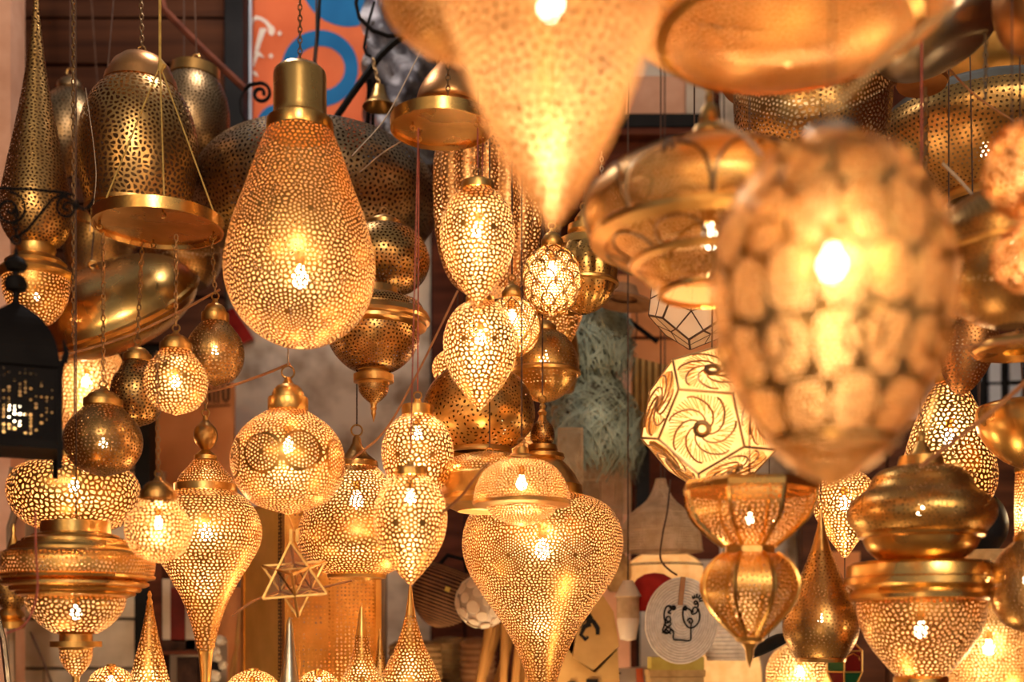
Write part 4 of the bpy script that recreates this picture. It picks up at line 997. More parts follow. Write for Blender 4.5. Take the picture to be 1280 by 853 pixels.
O6 = [Rz @ (Rq @ Vector(a)) * (R8 / math.sqrt(3)) for a in ((1, 0, 0), (-1, 0, 0), (0, 1, 0), (0, -1, 0), (0, 0, 1), (0, 0, -1))]
for i, p in enumerate(P8):
    near = sorted(range(6), key=lambda k: (O6[k] - p).length)[:3]
    mb = MB(); mg = MB()
    for a in near: strip(mb, c8 + p, c8 + O6[a], 1.9 * s)
    for a in range(3):
        q1, q2 = O6[near[a]], O6[near[(a + 1) % 3]]
        strip(mb, c8 + q1, c8 + q2, 1.3 * s)
        mg.add([c8 + p * .98, c8 + q1 * .98, c8 + q2 * .98], [(0, 1, 2)])
    e = mb.build('edge_strip', 'gold', t)
    link('pane', np_mesh('pane', mg.v, mg.t, None, False), 'clear', e)
mb = MB(); mb.box((-6 * s, -3 * s, 96 * s), (-2 * s, 3 * s, 112 * s)); mb.box((2 * s, -3 * s, 96 * s), (6 * s, 3 * s, 112 * s)); mb.tube([Vector((0, 0, 108 * s)), pt(360, 644, 2.7) - t.location], 1.0 * s, 5)
mb.build('hanger', 'gold', t, smooth=False)

# ------------------------------------------------------------------ faceted lanterns: lit swirl dodecahedron, pale kite-panelled one
def dodeca():
    ph = (1 + 5 ** .5) / 2; V = [Vector((x, y, z)) for x in (-1, 1) for y in (-1, 1) for z in (-1, 1)]
    for a in (-1, 1):
        for b in (-1, 1):
            V += [Vector((0, a / ph, b * ph)), Vector((a / ph, b * ph, 0)), Vector((a * ph, 0, b / ph))]
    V = [v / math.sqrt(3) for v in V]
    N = []
    for a in (-1, 1):
        for b in (-1, 1): N += [Vector((0, a * ph, b)), Vector((a * ph, b, 0)), Vector((a, 0, b * ph))]
    F = []
    for n in N:
        n = n.normalized(); top = sorted(range(20), key=lambda i: -V[i].dot(n))[:5]
        c = sum((V[i] for i in top), Vector()) / 5; u = (V[top[0]] - c).normalized(); w = n.cross(u)
        top.sort(key=lambda i: math.atan2((V[i] - c).dot(w), (V[i] - c).dot(u)))
        F.append((n, top, c))
    return V, F
VD, FD = dodeca()
def poly_lantern(name, label, cx, D, y0, y1, hw, rot, swirl, lit, mat, edge_mat):
    s = D / F_PX; R = hw * s; cyv = (y1 - y0) / 2
    t = thing(name, label, 'lantern', pt(cx, y1, D))
    c0 = Vector((0, 0, cyv * s)); M = FD[0][0].rotation_difference(Vector(rot).normalized()).to_matrix()
    V = [M @ v * R for v in VD]
    done = set()
    for n, f, c in FD:
        n = M @ n; c = M @ c * R
        if swirl:
            mb = MB(); P = [V[i] for i in f]
            mb.add([c0 + p for p in P] + [c0 + c], [(k, (k + 1) % 5, 5) for k in range(5)])
            pan = mb.build('panel', mat, t, smooth=False)
            u = (P[0] - c).normalized(); w = n.cross(u); rr = (P[0] - c).length
            ms = MB()
            for k in range(7):
                pts = []
                for i in range(14):
                    q = .14 + .80 * i / 13; an = k * 2 * PI / 7 + 2.5 * (q - .14) ** .85
                    pts.append(c0 + c + n * (1.5 * s) + (u * math.cos(an) + w * math.sin(an)) * rr * q * (.80 if q > .9 else .84))
                ms.tube(pts, 1.25 * s, 5)
            ms.tube([c0 + c + n * (1.2 * s) + (u * math.cos(a) + w * math.sin(a)) * rr * .15 for a in np.linspace(0, 2 * PI, 12, endpoint=False)], 3.4 * s, 5, True)
            ms.build('swirl_wire', edge_mat, pan)
            mr = MB()
            for k in range(60):
                a = 2 * PI * k / 60; lim = .74
                q0 = .30 + .25 * ((k * 7) % 5) / 5
                mr.tube([c0 + c + n * (.8 * s) + (u * math.cos(a) + w * math.sin(a)) * rr * q0, c0 + c + n * (.8 * s) + (u * math.cos(a + .12) + w * math.sin(a + .12)) * rr * lim], .55 * s, 4)
            mr.build('fine_wire', 'bronze', pan)
        else:
            for k in range(5):
                a, b, d = V[f[k]], (V[f[k]] + V[f[(k + 1) % 5]]) / 2, (V[f[k]] + V[f[k - 1]]) / 2
                g = (a + b + d + c) / 4
                q = [g + (p - g) * .93 + n * (1.0 * s) for p in (a, b, c, d)]; q2 = [p - n * (3 * s) for p in q]
                mb = MB(); mb.add([c0 + p for p in q + q2], (), [(0, 1, 2, 3), (7, 6, 5, 4), (0, 4, 5, 1), (1, 5, 6, 2), (2, 6, 7, 3), (3, 7, 4, 0)])
                mb.build('panel', mat, t, smooth=False)
        me = MB()
        for k in range(5):
            e = tuple(sorted((f[k], f[(k + 1) % 5])))
            if e not in done: done.add(e); me.tube([c0 + V[e[0]], c0 + V[e[1]]], 1.7 * s, 5)
            if not swirl: me.tube([c0 + c * .985, c0 + (V[f[k]] + V[f[(k + 1) % 5]]) / 2 * .985], 2.2 * s, 5)
        if me.v: me.build('seam', edge_mat, t)
    mb = MB(); mb.tube([(0, 0, cyv * 2 * s * .97), Vector((0, 0, CEIL_Z - t.location.z))], 1.2 * s, 5); mb.build('cord', 'cord_dark', t)
    if lit:
        link('bulb', lathe_mesh('bulb', [(c0.z + .05, .008), (c0.z + .03, .02), (c0.z, .026), (c0.z - .02, .018), (c0.z - .026, 0)], 14), 'bulb', t)
        lamp('bulb_light', c0, lit, .024, LIGHT_COL, t)
    return t
poly_lantern('polyhedral_lantern', 'bright lit polyhedral lantern with swirling wire patterns, behind the giant egg', 890, 2.62, 438, 612, 90, (-.30, -.86, -.30), True, 2.5, 'paper_shade', 'antique')
poly_lantern('polyhedral_lantern', 'pale polyhedral lantern of kite-shaped panels with dark seams, under the onion lantern', 868, 2.95, 322, 432, 58, (-.2, -.8, -.45), False, .35, 'cream', 'cord_dark')

# ------------------------------------------------------------------ small coloured glass lantern
D = 3.3; s = D / F_PX
t = thing('glass_lantern', 'small brass lantern with green and red glass panes, beside the ringed bowl', 'lantern', pt(1056, 872, D))
def hexring(r, z, a0=.3): return [Vector((r * math.sin(a0 + k * PI / 3), r * math.cos(a0 + k * PI / 3), z)) for k in range(6)]
mid0, mid1 = hexring(24 * s, 32 * s), hexring(24 * s, 58 * s); low, tp = hexring(12 * s, 8 * s), hexring(4 * s, 76 * s)
mb = MB()
for k in range(6):
    k2 = (k + 1) % 6
    for a, b in ((mid0[k], mid1[k]), (mid0[k], mid0[k2]), (mid1[k], mid1[k2]), (low[k], mid0[k]), (low[k], low[k2]), (mid1[k], tp[k]), (tp[k], tp[k2])): mb.tube([a, b], 1.3 * s, 5)
    c = (mid0[k] + mid0[k2]) / 2; u = (mid0[k2] - mid0[k]) * .38
    mb.tube([c - u + Vector((0, 0, 14 * s)), c - u * .9 + Vector((0, 0, 19 * s)), c + Vector((0, 0, 23 * s)), c + u * .9 + Vector((0, 0, 19 * s)), c + u + Vector((0, 0, 14 * s))], .8 * s, 4)
mb.tube([(0, 0, 76 * s), (0, 0, 82 * s)], 2 * s, 6)
mb.build('frame', 'gold', t)
for k in range(6):
    k2 = (k + 1) % 6
    for quad, g in (((mid0[k], mid0[k2], mid1[k2], mid1[k]), 'green_glass' if k % 2 else 'red_glass'), ((low[k], low[k2], mid0[k2], mid0[k]), 'red_glass' if k % 2 else 'green_glass'), ((mid1[k], mid1[k2], tp[k2], tp[k]), 'red_glass')):
        m2 = MB(); m2.add([p * .97 + Vector((0, 0, p.z * .03)) for p in quad], (), [(0, 1, 2, 3)]); m2.build('pane', g, t, smooth=False)
mb = MB(); mb.tube([(0, 0, 82 * s), (0, 0, 84 * s + .25)], .8 * s, 5); mb.build('cord', 'cord_dark', t)

# ------------------------------------------------------------------ poster with blue shapes and white script
DP = 4.55; sp_ = DP / F_PX
po = thing('wall_poster', 'orange-red painted board with blue ring shapes and white script', 'poster', pt(390, 190, DP))
def ploc(x, y, dy=0): return pt(x, y, DP) + Vector((0, dy, 0)) - po.location
mb = MB(); a, b = ploc(304, 190), ploc(500, -40); mb.box((a.x, 0, 0), (b.x, .03, b.z)); mb.build('board', 'poster', po, smooth=False)
def disc_ring(cx, cy, rx, ry, ix, iy, a0=0, a1=2 * PI, n=48, th=.003):
    m = MB(); vs = []
    closed = abs(a1 - a0 - 2 * PI) < 1e-6
    for i in range(n + (0 if closed else 1)):
        a = a0 + (a1 - a0) * i / n
        vs += [ploc(cx + rx * math.cos(a), cy + ry * math.sin(a), -th), ploc(cx + ix * math.cos(a), cy + iy * math.sin(a), -th)]
    k = len(vs) // 2
    m.add(vs, (), [(2 * i, 2 * ((i + 1) % k), 2 * ((i + 1) % k) + 1, 2 * i + 1) for i in range(k if closed else k - 1)])
    return m
disc_ring(436, -26, 60, 60, 0.1, 0.1).build('blue_disc', 'blue', po, smooth=False)
disc_ring(400, 86, 48, 48, 31, 28).build('blue_ring', 'blue', po, smooth=False)
disc_ring(346, 158, 25, 27, 13, 14, PI, 1.75 * PI).build('blue_arc', 'blue', po, smooth=False)
disc_ring(327, 172, 7, 30, 0.1, 0.1, PI / 2, 1.5 * PI) 
LAY = [0]
def stroke(m, pts, w, loc, th=.004):
    """A flat painted or stitched stroke: a ribbon of the width w (pixels) along pts."""
    LAY[0] += 1; th += .0004 * (LAY[0] % 12)
    n = len(pts); P = [np.array(p, float) for p in pts]; ws = w if isinstance(w, (list, tuple)) else [w] * n
    vs = []
    for i in range(n):
        d = P[min(i + 1, n - 1)] - P[max(i - 1, 0)]; d = d / (np.linalg.norm(d) + 1e-9); nn = np.array([-d[1], d[0]])
        vs += [loc(*(P[i] + nn * ws[i] / 2), -th), loc(*(P[i] - nn * ws[i] / 2), -th)]
    m.add(vs, (), [(2 * i, 2 * i + 1, 2 * i + 3, 2 * i + 2) for i in range(n - 1)])
def blob(m, cx, cy, rx, ry, loc, th=.004, n=14):
    LAY[0] += 1; th += .0004 * (LAY[0] % 12)
    m.add([loc(cx, cy, -th)] + [loc(cx + rx * math.cos(2 * PI * i / n), cy + ry * math.sin(2 * PI * i / n), -th) for i in range(n)], [(0, 1 + i, 1 + (i + 1) % n) for i in range(n)])
def zz(pts, x0, y0, sc): return [(x0 + x / sc, y0 + y / sc) for x, y in pts]
m = MB(); z3 = lambda p: zz(p, 290, 0, 4.737)
stroke(m, z3([(118, 160), (122, 125), (142, 108), (170, 112), (200, 130), (222, 155), (238, 185)]), [2, 4, 5, 4, 4, 5, 7], ploc)
blob(m, *z3([(236, 185)])[0], 4.3, 6.3, ploc)
stroke(m, z3([(205, 178), (178, 178), (150, 295)]), [3, 5.5, 5.5], ploc)
stroke(m, z3([(195, 175), (175, 215), (148, 300)]), [5, 6, 5], ploc)
stroke(m, z3([(135, 310), (160, 322), (192, 345)]), [5, 5, 1], ploc)
stroke(m, z3([(158, 315), (140, 350), (130, 400)]), [5, 4, 1.5], ploc)
stroke(m, z3([(125, 430), (140, 440), (156, 460)]), [3, 4, 1], ploc)
for x, y in ((283, 203), (233, 337)):
    px, py = z3([(x, y)])[0]; blob(m, px, py, 3.2, 3.6, ploc, n=4)
m.build('white_script', 'white_ink', po, smooth=False)
mb = MB(); a = pt(302, 200, 4.45); b = pt(314, -40, 4.45); mb.box((a.x, 4.45, a.z), (b.x, 4.47, b.z))
free('steel_strip', 'pale shiny strip beside the dark post and the poster', 'strip', mb, 'steel_strip', smooth=False)

# crumpled plastic sheet over painted cloth, right of the poster
rng = np.random.RandomState(4)
nx, nz = 26, 34; mb = MB(); vs = []
for k in range(nz + 1):
    for i in range(nx + 1):
        x = 452 + (i / nx) * 140 + k / nz * 6; y = -20 + k / nz * 225
        if i == 0: x += 4 * math.sin(k * .7)
        vs.append(pt(x, y, 4.15 + .07 * math.sin(i * .55 + 2.2 * math.sin(k * .3)) + .05 * math.sin(k * .8 - i * .9) + rng.rand() * .02))
mb.add(vs, (), [(k * (nx + 1) + i, k * (nx + 1) + i + 1, (k + 1) * (nx + 1) + i + 1, (k + 1) * (nx + 1) + i) for k in range(nz) for i in range(nx)])
free('plastic_sheet', 'crumpled printed plastic sheet hanging right of the orange poster', 'sheet', mb, 'plastic_print', sharp=None)

# ------------------------------------------------------------------ raffia skeins
def skein(label, cx, D, y0, y1, hw, seed, droop):
    s = D / F_PX; t = thing('raffia_skein', label, 'raffia', pt(cx, y1, D))
    link('core', lathe_mesh('core', [((y1 - y) * s, w * s) for y, w in catmull([(y0 + 6, hw * .15), (y0 + (y1 - y0) * .25, hw * .72), (y0 + (y1 - y0) * .6, hw * .86), (y1 - 18, hw * .7), (y1 - 8, hw * .2)], 16)], 20), 'raffia_core', t)
    rg = random.Random(seed); mb = MB()
    for _ in range(1500):
        a = rg.uniform(0, 2 * PI); q = rg.uniform(0.02, .75)
        y = y0 + (y1 - y0) * q; rr = hw * (.25 + .72 * math.sin(min(1, q * 1.6 + .12) * PI / 2)) * rg.uniform(.86, 1.06)
        L = rg.uniform(25, 60); da = rg.uniform(-1.1, 1.1); pts = []; bow = rg.uniform(-6, 14)
        for i in range(5):
            f = i / 4; an = a + da * f; r2 = rr + bow * math.sin(f * PI) * .5 + (rg.uniform(0, 10) * f if rg.random() < .25 else 0)
            pts.append(Vector((r2 * s * math.sin(an), r2 * s * math.cos(an), (y1 - y - L * droop * f * f - 8 * f) * s)))
        w = .8 * s; vs = []
        for i, p in enumerate(pts):
            d = pts[min(i + 1, 4)] - pts[max(i - 1, 0)]; n_ = d.cross(Vector((p.x, p.y, 0)) + Vector((1e-6, 0, 0))); n_ = n_.normalized() * w if n_.length > 1e-12 else Vector((w, 0, 0))
            vs += [p + n_, p - n_]
        mb.add(vs, (), [(2 * i, 2 * i + 1, 2 * i + 3, 2 * i + 2) for i in range(4)])
    tag(mb.build('strands', 'raffia', t, sharp=None), kind='stuff')
    return t
skein('shaggy grey-green raffia skein, upper of two beside the pale post', 736, 4.05, 352, 466, 52, 3, .8)
skein('shaggy grey-green raffia skein, lower of two above the woven shades', 738, 4.05, 462, 578, 60, 5, .9)
# ------------------------------------------------------------------ objects on and before the back wall
def pbox(mb, x0, y0, x1, y1, D, th):
    a, b = pt(x0, y1, D), pt(x1, y0, D); mb.box((a.x, D, a.z), (b.x, D + th, b.z))
# orange board with stencilled letters
mb = MB(); pbox(mb, 186, 478, 292, 800, 4.5, .03)
ob = free('orange_signboard', 'plain orange board with black stencil marks, under the concrete wall edge', 'panel', mb, 'orange_board', smooth=False)
oloc = lambda x, y, dy=0: pt(x, y, 4.5) + Vector((0, dy, 0)) - ob.location
m = MB(); stroke(m, [(279, 482), (280, 500), (283, 503), (286, 499), (286, 480)], [3, 3, 3, 3, 3], oloc); stroke(m, [(262, 486), (263, 503)], [3, 3], oloc); stroke(m, [(268, 484), (268, 504), (273, 504), (273, 484)], [2.5] * 4, oloc)
stroke(m, [(256, 509), (288, 507)], 1.6, oloc)
m.build('stencil_mark', 'ink', ob, smooth=False)
mb = MB(); mb.add([pt(292, 385, 4.88), pt(318, 424, 4.88), pt(296, 432, 4.88), pt(270, 392, 4.88)] + [pt(292, 385, 4.9), pt(318, 424, 4.9), pt(296, 432, 4.9), pt(270, 392, 4.9)], (), [(0, 1, 2, 3), (7, 6, 5, 4), (0, 4, 5, 1), (1, 5, 6, 2), (2, 6, 7, 3), (3, 7, 4, 0)])
free('red_card', 'red card corner under the pear lantern on the concrete wall', 'card', mb, 'red_felt', smooth=False)
# weathered planks between teardrop lantern and brass box, and right of the box
for i, (x0, x1, y0, lab) in enumerate(((284, 305, 735, 'reddish weathered plank behind the long teardrop lantern'), (303, 332, 680, 'grey weathered wood plank beside the tall brass box'), (440, 482, 690, 'grey knotted wood post behind the brass spires'))):
    mb = MB(); n = 10
    for k in range(n):
        f = k / n; y1_, y0_ = y0 + (900 - y0) * (k + 1) / n, y0 + (900 - y0) * f
    pbox(mb, x0, y0, x1, 900, 4.2 - .02 * i, .05)
    free('wood_plank', lab, 'plank', mb, 'orange_board' if i == 0 else 'grey_wood', smooth=False)
# dried stalks and a green sprig before the plank
mb = MB()
for x0, x1, y0 in ((300, 292, 760), (304, 302, 765), (308, 316, 762), (303, 322, 790), (299, 284, 800)): px_tube(mb, [(x0, y0), ((x0 + x1) / 2, (y0 + 870) / 2 - 10), (x1, 872)], 4.0, 2.2)
st_ = free('dried_stalks', 'bundle of dried brown stalks leaning before the grey wood plank', 'stalks', mb, 'stick', kind='stuff')
mb = MB()
for k in range(9): 
    a = k * .7; px_tube(mb, [(309, 778), (309 + 5 * math.cos(a), 776 + 7 * math.sin(a))], 3.95, 1.3)
free('green_sprig', 'tiny bright green sprig on the dried stalks', 'sprig', mb, 'green')
# white shells strung beside the teardrop tip
for i, (x, y, r, lab) in enumerate(((275, 802, 8, 'pale shell topmost of the strung shells by the teardrop tip'), (268, 815, 7, 'pale shell second from top of the strung shells'), (270, 823, 7, 'pale shell above the dark shell on the string'), (268, 846, 8, 'pale shell lowest of the strung shells'), (279, 832, 6, 'pale shell set beside the dark shell'))):
    s = 3.9 / F_PX
    o = link('shell_bead', lathe_mesh('shell_bead', [(r * s, 0), (r * .8 * s, r * .7 * s), (.2 * r * s, 1.15 * r * s), (-.4 * r * s, .9 * r * s), (-r * .7 * s, 0)], 14, ('flute', 5, .2)), 'shell_white', None, pt(x, y, 3.9), (.3 * i, .2, i)); tag(o, lab, 'shell', 'strung shells by the teardrop tip')
s = 3.92 / F_PX
tag(link('shell_bead', lathe_mesh('shell_bead', [(8 * s, 0), (6 * s, 7 * s), (0, 10 * s), (-6 * s, 7 * s), (-8 * s, 0)], 14, ('flute', 5, .2)), 'black', None, pt(269, 834, 3.92)), 'black shell between pale shells on the string', 'shell', 'strung shells by the teardrop tip')
# shelf with boxes left of the teardrop
for x0, y0, x1, y1, mt, lab in ((203, 724, 213, 800, 'pale_cloth', 'narrow pale upright book on the shelf behind the globe lantern'), (213, 735, 231, 802, 'red_box', 'dark red upright box beside the pale book'), (203, 800, 244, 815, 'dark_weave', 'low dark tray under the upright boxes'), (221, 822, 246, 860, 'dark_weave', 'dark ribbed box on the lower shelf behind the teardrop tip'), (186, 700, 202, 870, 'redwood', 'red-brown upright board behind the slender spire'), (232, 700, 244, 812, 'pale_cloth', 'pale upright board behind the teardrop cone')):
    mb = MB(); pbox(mb, x0, y0, x1, y1, 4.1, .10); free('shelf_box', lab, 'box', mb, mt, smooth=False)
mb = MB(); pbox(mb, 200, 814, 248, 819, 4.05, .2); free('small_shelf', 'thin dark shelf board behind the teardrop lantern', 'shelf', mb, 'redwood', smooth=False)
# small brass candle cup and spire in the gap at the far left
lantern('small pierced cup lantern on ringed foot, behind the ringed lantern at the left edge', 14, 3.5, [('cup', 'p', [(722, 21), (738, 23), (752, 19), (762, 11)], 'bronze', dict(s=4.4, k=.6)), ('foot', 's', [(761, 11), (764, 14), (770, 17), (774, 12), (778, 18), (786, 16)], 'gold')], hang=None, ring=0, name='cup_lantern')
lantern('thin brass spire at the left edge above the ringed lantern', 17, 3.4, [('spire', 's', [(655, 1), (662, 3), (668, 2), (676, 5), (690, 9), (700, 12), (704, 0)], 'gold')], hang=None, ring=0, name='spire_lantern')
mb = MB(); px_tube(mb, [(17, 585), (14, 610), (19, 640), (13, 660), (15, 1000), (15, 1424)], 3.6, 5); free('twisted_post', 'twisted brown wooden post at the left edge beside the pillow lantern', 'post', mb, 'grey_wood')
mb = MB(); px_tube(mb, [(-4, 770), (4, 800), (12, 870)], 2.9, 4); free('grey_rod', 'grey metal rod leaning at the lower left corner', 'rod', mb, 'pewter')

# tall brass box lantern
D = 3.45; s = D / F_PX
t = thing('box_lantern', 'tall rectangular brass box with pierced faces, under the large lit globe', 'lantern', pt(388, 900, D), rot=(0, 0, .62))
W2, DD, H2 = 62 * s, 62 * s, 265 * s
a = -.0
mb = MB()
for sx, sy in ((-1, -1), (1, -1), (1, 1), (-1, 1)): mb.box((sx * W2 * .98 - 4 * s, sy * DD * .98 - 4 * s, 0), (sx * W2 * .98 + 4 * s, sy * DD * .98 + 4 * s, H2))
mb.box((-W2, -DD, H2 - 6 * s), (W2, DD, H2)); mb.box((-W2, -DD, 0), (W2, DD, 5 * s)); mb.build('frame', 'gold', t, smooth=False)
def flat_pierced(w, h, sp, k, seed, solid=0.0):
    rng = np.random.RandomState(seed); mb = MB(); nx, nz = int(w / sp), int(h / (sp * .87)); cw, ch = w / nx, h / nz
    for r in range(nz):
        for c in range(nx):
            x0, z0 = -w / 2 + c * cw, r * ch
            q = [(x0, 0, z0), (x0 + cw, 0, z0), (x0 + cw, 0, z0 + ch), (x0, 0, z0 + ch)]
            if rng.rand() < solid: mb.add(q, (), [(0, 1, 2, 3)]); continue
            kx = k * rng.uniform(.75, 1.1); j = rng.uniform(-.12, .12, 2); m = (x0 + cw * (.5 + j[0]), z0 + ch * (.5 + j[1]))
            hh = [(m[0] + kx * .5 * cw * dx, 0, m[1] + kx * .5 * ch * dz) for dx, dz in ((-1, -.35), (0.35, -1), (1, .35), (-.35, 1))]
            mb.add(q + hh, (), [(0, 1, 5, 4), (1, 2, 6, 5), (2, 3, 7, 6), (3, 0, 4, 7)])
    return np_mesh('face', mb.v, mb.t, mb.q, False)
o = link('face', flat_pierced(2 * W2 - 8 * s, H2 - 10 * s, 5.4 * s, .62, 2), 'gold', t, (0, -DD, 5 * s))
link('face', flat_pierced(2 * W2 - 8 * s, H2 - 10 * s, 5.4 * s, .6, 5), 'gold', t, (W2, 0, 5 * s), (0, 0, PI / 2)); link('face', flat_pierced(2 * W2 - 8 * s, H2 - 10 * s, 8 * s, .5, 6), 'gold', t, (0, DD, 5 * s))
mb = MB(); mb.box((-W2 - .002, -DD * .95, 5 * s), (-W2 + .002, DD * .95, H2 - 5 * s)); mb.build('plain_face', 'satin', t, smooth=False)
o = link('pierced_border', flat_pierced(14 * s, H2 - 16 * s, 5 * s, .7, 8), 'bronze', t, (-W2 - .004, -DD * .82, 8 * s), (0, 0, PI / 2))
link('bulb', lathe_mesh('bulb', [(20 * s + .05, .008), (20 * s + .02, .016), (20 * s, .014), (20 * s - .015, 0)], 12), 'bulb', t); lamp('bulb_light', (0, 0, 20 * s), 2.6, .02, LIGHT_COL, t)

# straw baskets on the low shelf, dark woven bag, ball of pale discs, rolled sticks
def coil_basket(label, cx, D, y0, y1, hw, n, mat='straw'):
    s = D / F_PX; t = thing('straw_basket', label, 'basket', pt(cx, y1, D)); 
    for k in range(n):
        z = (k + .5) / n * (y1 - y0) * s
        mb = MB(); rr = hw * s * (.94 + .06 * math.sin(k / n * PI))
        mb.tube([(rr * math.cos(2 * PI * i / 40), rr * math.sin(2 * PI * i / 40), z) for i in range(40)], (y1 - y0) / n * .56 * s, 5, True)
        mb.build('coil', mat, t)
    mb = MB()
    for i in range(46):
        a = 2 * PI * i / 46; mb.tube([(hw * s * 1.03 * math.cos(a), hw * s * 1.03 * math.sin(a), .02 * (y1 - y0) * s), (hw * s * 1.03 * math.cos(a + .05), hw * s * 1.03 * math.sin(a + .05), (y1 - y0) * s)], .5 * s, 4)
    mb.build('stitching', 'leather', t)
    link('lid', lathe_mesh('lid', [((y1 - y0 + 6) * s, 0), ((y1 - y0 + 4) * s, hw * s * .8), ((y1 - y0) * s, hw * s * 1.0), ((y1 - y0 - 2) * s, hw * s * .9)], 36), mat, t)
coil_basket('lidded coiled straw basket with dark strap, behind the big spire', 519, 4.05, 806, 880, 31, 10)
coil_basket('lidded coiled straw basket in the middle of three on the low shelf', 562, 4.28, 802, 880, 22, 11)
coil_basket('coiled straw basket beside the rolled cane sticks', 597, 4.12, 802, 880, 19, 10, 'leather')
mb = MB(); pbox(mb, 484, 880, 640, 888, 3.92, .6); free('low_shelf', 'low wooden shelf board carrying the straw baskets', 'shelf', mb, 'redwood', smooth=False)
D = 3.75; s = D / F_PX
t = thing('woven_bag', 'round dark woven straw bag behind the lowest egg lantern', 'bag', pt(540, 783, D), rot=(0, math.radians(20), 0))
q = [(706, 22), (716, 32), (735, 39), (752, 39), (768, 30), (780, 12), (783, 2)]
link('lining', lathe_mesh('lining', [((783 - y) * s, (w - 2) * s) for y, w in catmull(q, 18)], 30), 'black', t)
link('weave', pierce_mesh('weave', np.array([((783 - y) * s, w * s) for y, w in catmull(q, 60)]), 4.2 * s, .45, .05, .7, seed=77, rnd=False), 'dark_weave', t)
rr_ = MB()
for k in range(22):
    y, w = catmull(q, 24)[k + 1]; rr_.tube([(w * 1.02 * s * math.cos(a_), w * 1.02 * s * math.sin(a_), (783 - y) * s) for a_ in np.linspace(0, 2 * PI, 36, endpoint=False)], .7 * s, 4, True)
rr_.build('straw_row', 'leather', t)
mb = MB(); mb.tube([Vector((-18 * s, 0, 74 * s)), Vector((-12 * s, 0, 90 * s)), Vector((10 * s, 0, 92 * s)), Vector((20 * s, 0, 74 * s))], 3 * s, 6); mb.build('handle', 'black', t)
mb = MB(); mb.box((2 * s, -41 * s, 46 * s), (8 * s, -39.5 * s, 52 * s)); mb.build('yellow_patch', 'yellow', t, smooth=False)
D = 3.55; s = D / F_PX
t = thing('disc_ball', 'pale ball lamp made of overlapping round discs, left of the heart lantern', 'lamp', pt(603, 786, D))
link('core', lathe_mesh('core', [(34 * s + 31 * s * math.cos(a_), 31 * s * math.sin(a_) + 1e-5) for a_ in np.linspace(0, PI, 14)], 24), 'pale_cloth', t)
mb = MB(); mb.tube([(0, 0, 66 * s), (0, 0, CEIL_Z - t.location.z)], .8 * s, 5); mb.build('cord', 'cord_dark', t)
gold = PI * (3 - 5 ** .5); N_ = 46
for i in range(N_):
    zf = 1 - 2 * (i + .5) / N_; rf = math.sqrt(1 - zf * zf); n_ = Vector((rf * math.cos(gold * i), rf * math.sin(gold * i), zf))
    r_ = (7.4, 8.8, 6.6)[i % 3] * s
    me = lathe_mesh('disc', [(1.2 * s, 0), (1.2 * s, r_ * .9), (.6 * s, r_), (-.6 * s, r_), (-.6 * s, 0)], 16)
    o = link('disc', me, 'cream', t, Vector((0, 0, 34 * s)) + n_ * 32.5 * s); o.rotation_euler = n_.to_track_quat('Z', 'Y').to_euler()
rg = random.Random(9)
ORD = ('first', 'second', 'third', 'fourth', 'fifth', 'sixth', 'seventh', 'eighth', 'ninth', 'tenth')
for i in range(10):
    x = 604 + i * 6.5; x1 = x + rg.uniform(-26, 8) ; mb = MB(); px_tube(mb, [(x + 8, 778 + rg.uniform(-4, 8)), (x1, 885)], 3.72 + (i % 3) * .06, 5.2, seg=8)
    free('cane_stick', ORD[i] + ' tan cane stick counted from the disc ball, leaning in the bundle', 'stick', mb, 'stick', 'cane sticks standing in one bundle')

# tan folded bags with black print
def slab_poly(pts, D, th): 
    m = MB(); n = len(pts); f = [pt(x, y, D) for x, y in pts]; b = [p + Vector((0, th, 0)) for p in f]
    m.add(f + b, [(0, k, k + 1) for k in range(1, n - 1)] + [(n, n + k + 1, n + k) for k in range(1, n - 1)], [(k, n + k, n + (k + 1) % n, (k + 1) % n) for k in range(n)]); return m
b1 = free('tan_bag', 'flat tan bag with black curled print, right of the heart lantern', 'bag', slab_poly([(738, 744), (752, 742), (767, 765), (774, 808), (742, 838), (716, 822), (722, 786)], 3.6, .04), 'tan', smooth=False)
bl = lambda x, y, dy=0: pt(x, y, 3.6) + Vector((0, dy, 0)) - b1.location
m = MB(); stroke(m, [(722, 784), (730, 772), (735, 768), (738, 774), (735, 780)], [6, 8, 9, 8, 6], bl); stroke(m, [(733, 772), (742, 778), (747, 786), (747, 794)], [6, 6, 6, 5], bl); stroke(m, [(738, 780), (730, 784), (726, 794), (732, 800), (735, 796)], [7, 6, 5, 5, 4], bl)
m.build('black_print', 'ink', b1, smooth=False)
b2 = free('tan_bag', 'lower tan bag with black square print at the bottom edge', 'bag', slab_poly([(700, 800), (722, 826), (744, 842), (772, 812), (776, 880), (690, 880)], 3.66, .04), 'tan', smooth=False)
b2l = lambda x, y, dy=0: pt(x, y, 3.66) + Vector((0, dy, 0)) - b2.location
m = MB(); stroke(m, [(740, 849), (740, 880)], 15, b2l); stroke(m, [(714, 852), (714, 880)], 9, b2l); m.build('black_print', 'ink', b2, smooth=False)
bx = free('striped_box', 'pale box with black letters and an orange stripe, under the white mat', 'box', slab_poly([(757, 838), (812, 834), (812, 880), (757, 880)], 3.75, .08), 'pale_cloth', smooth=False)
bxl = lambda x, y, dy=0: pt(x, y, 3.75) + Vector((0, dy, 0)) - bx.location
m = MB(); stroke(m, [(755, 842), (776, 842)], 2.2, bxl); stroke(m, [(767, 843), (767, 880)], 10, bxl); m.build('black_letter', 'ink', bx, smooth=False)
m = MB(); stroke(m, [(799, 836), (801, 880)], 9, bxl); m.build('orange_stripe', 'poster', bx, smooth=False)
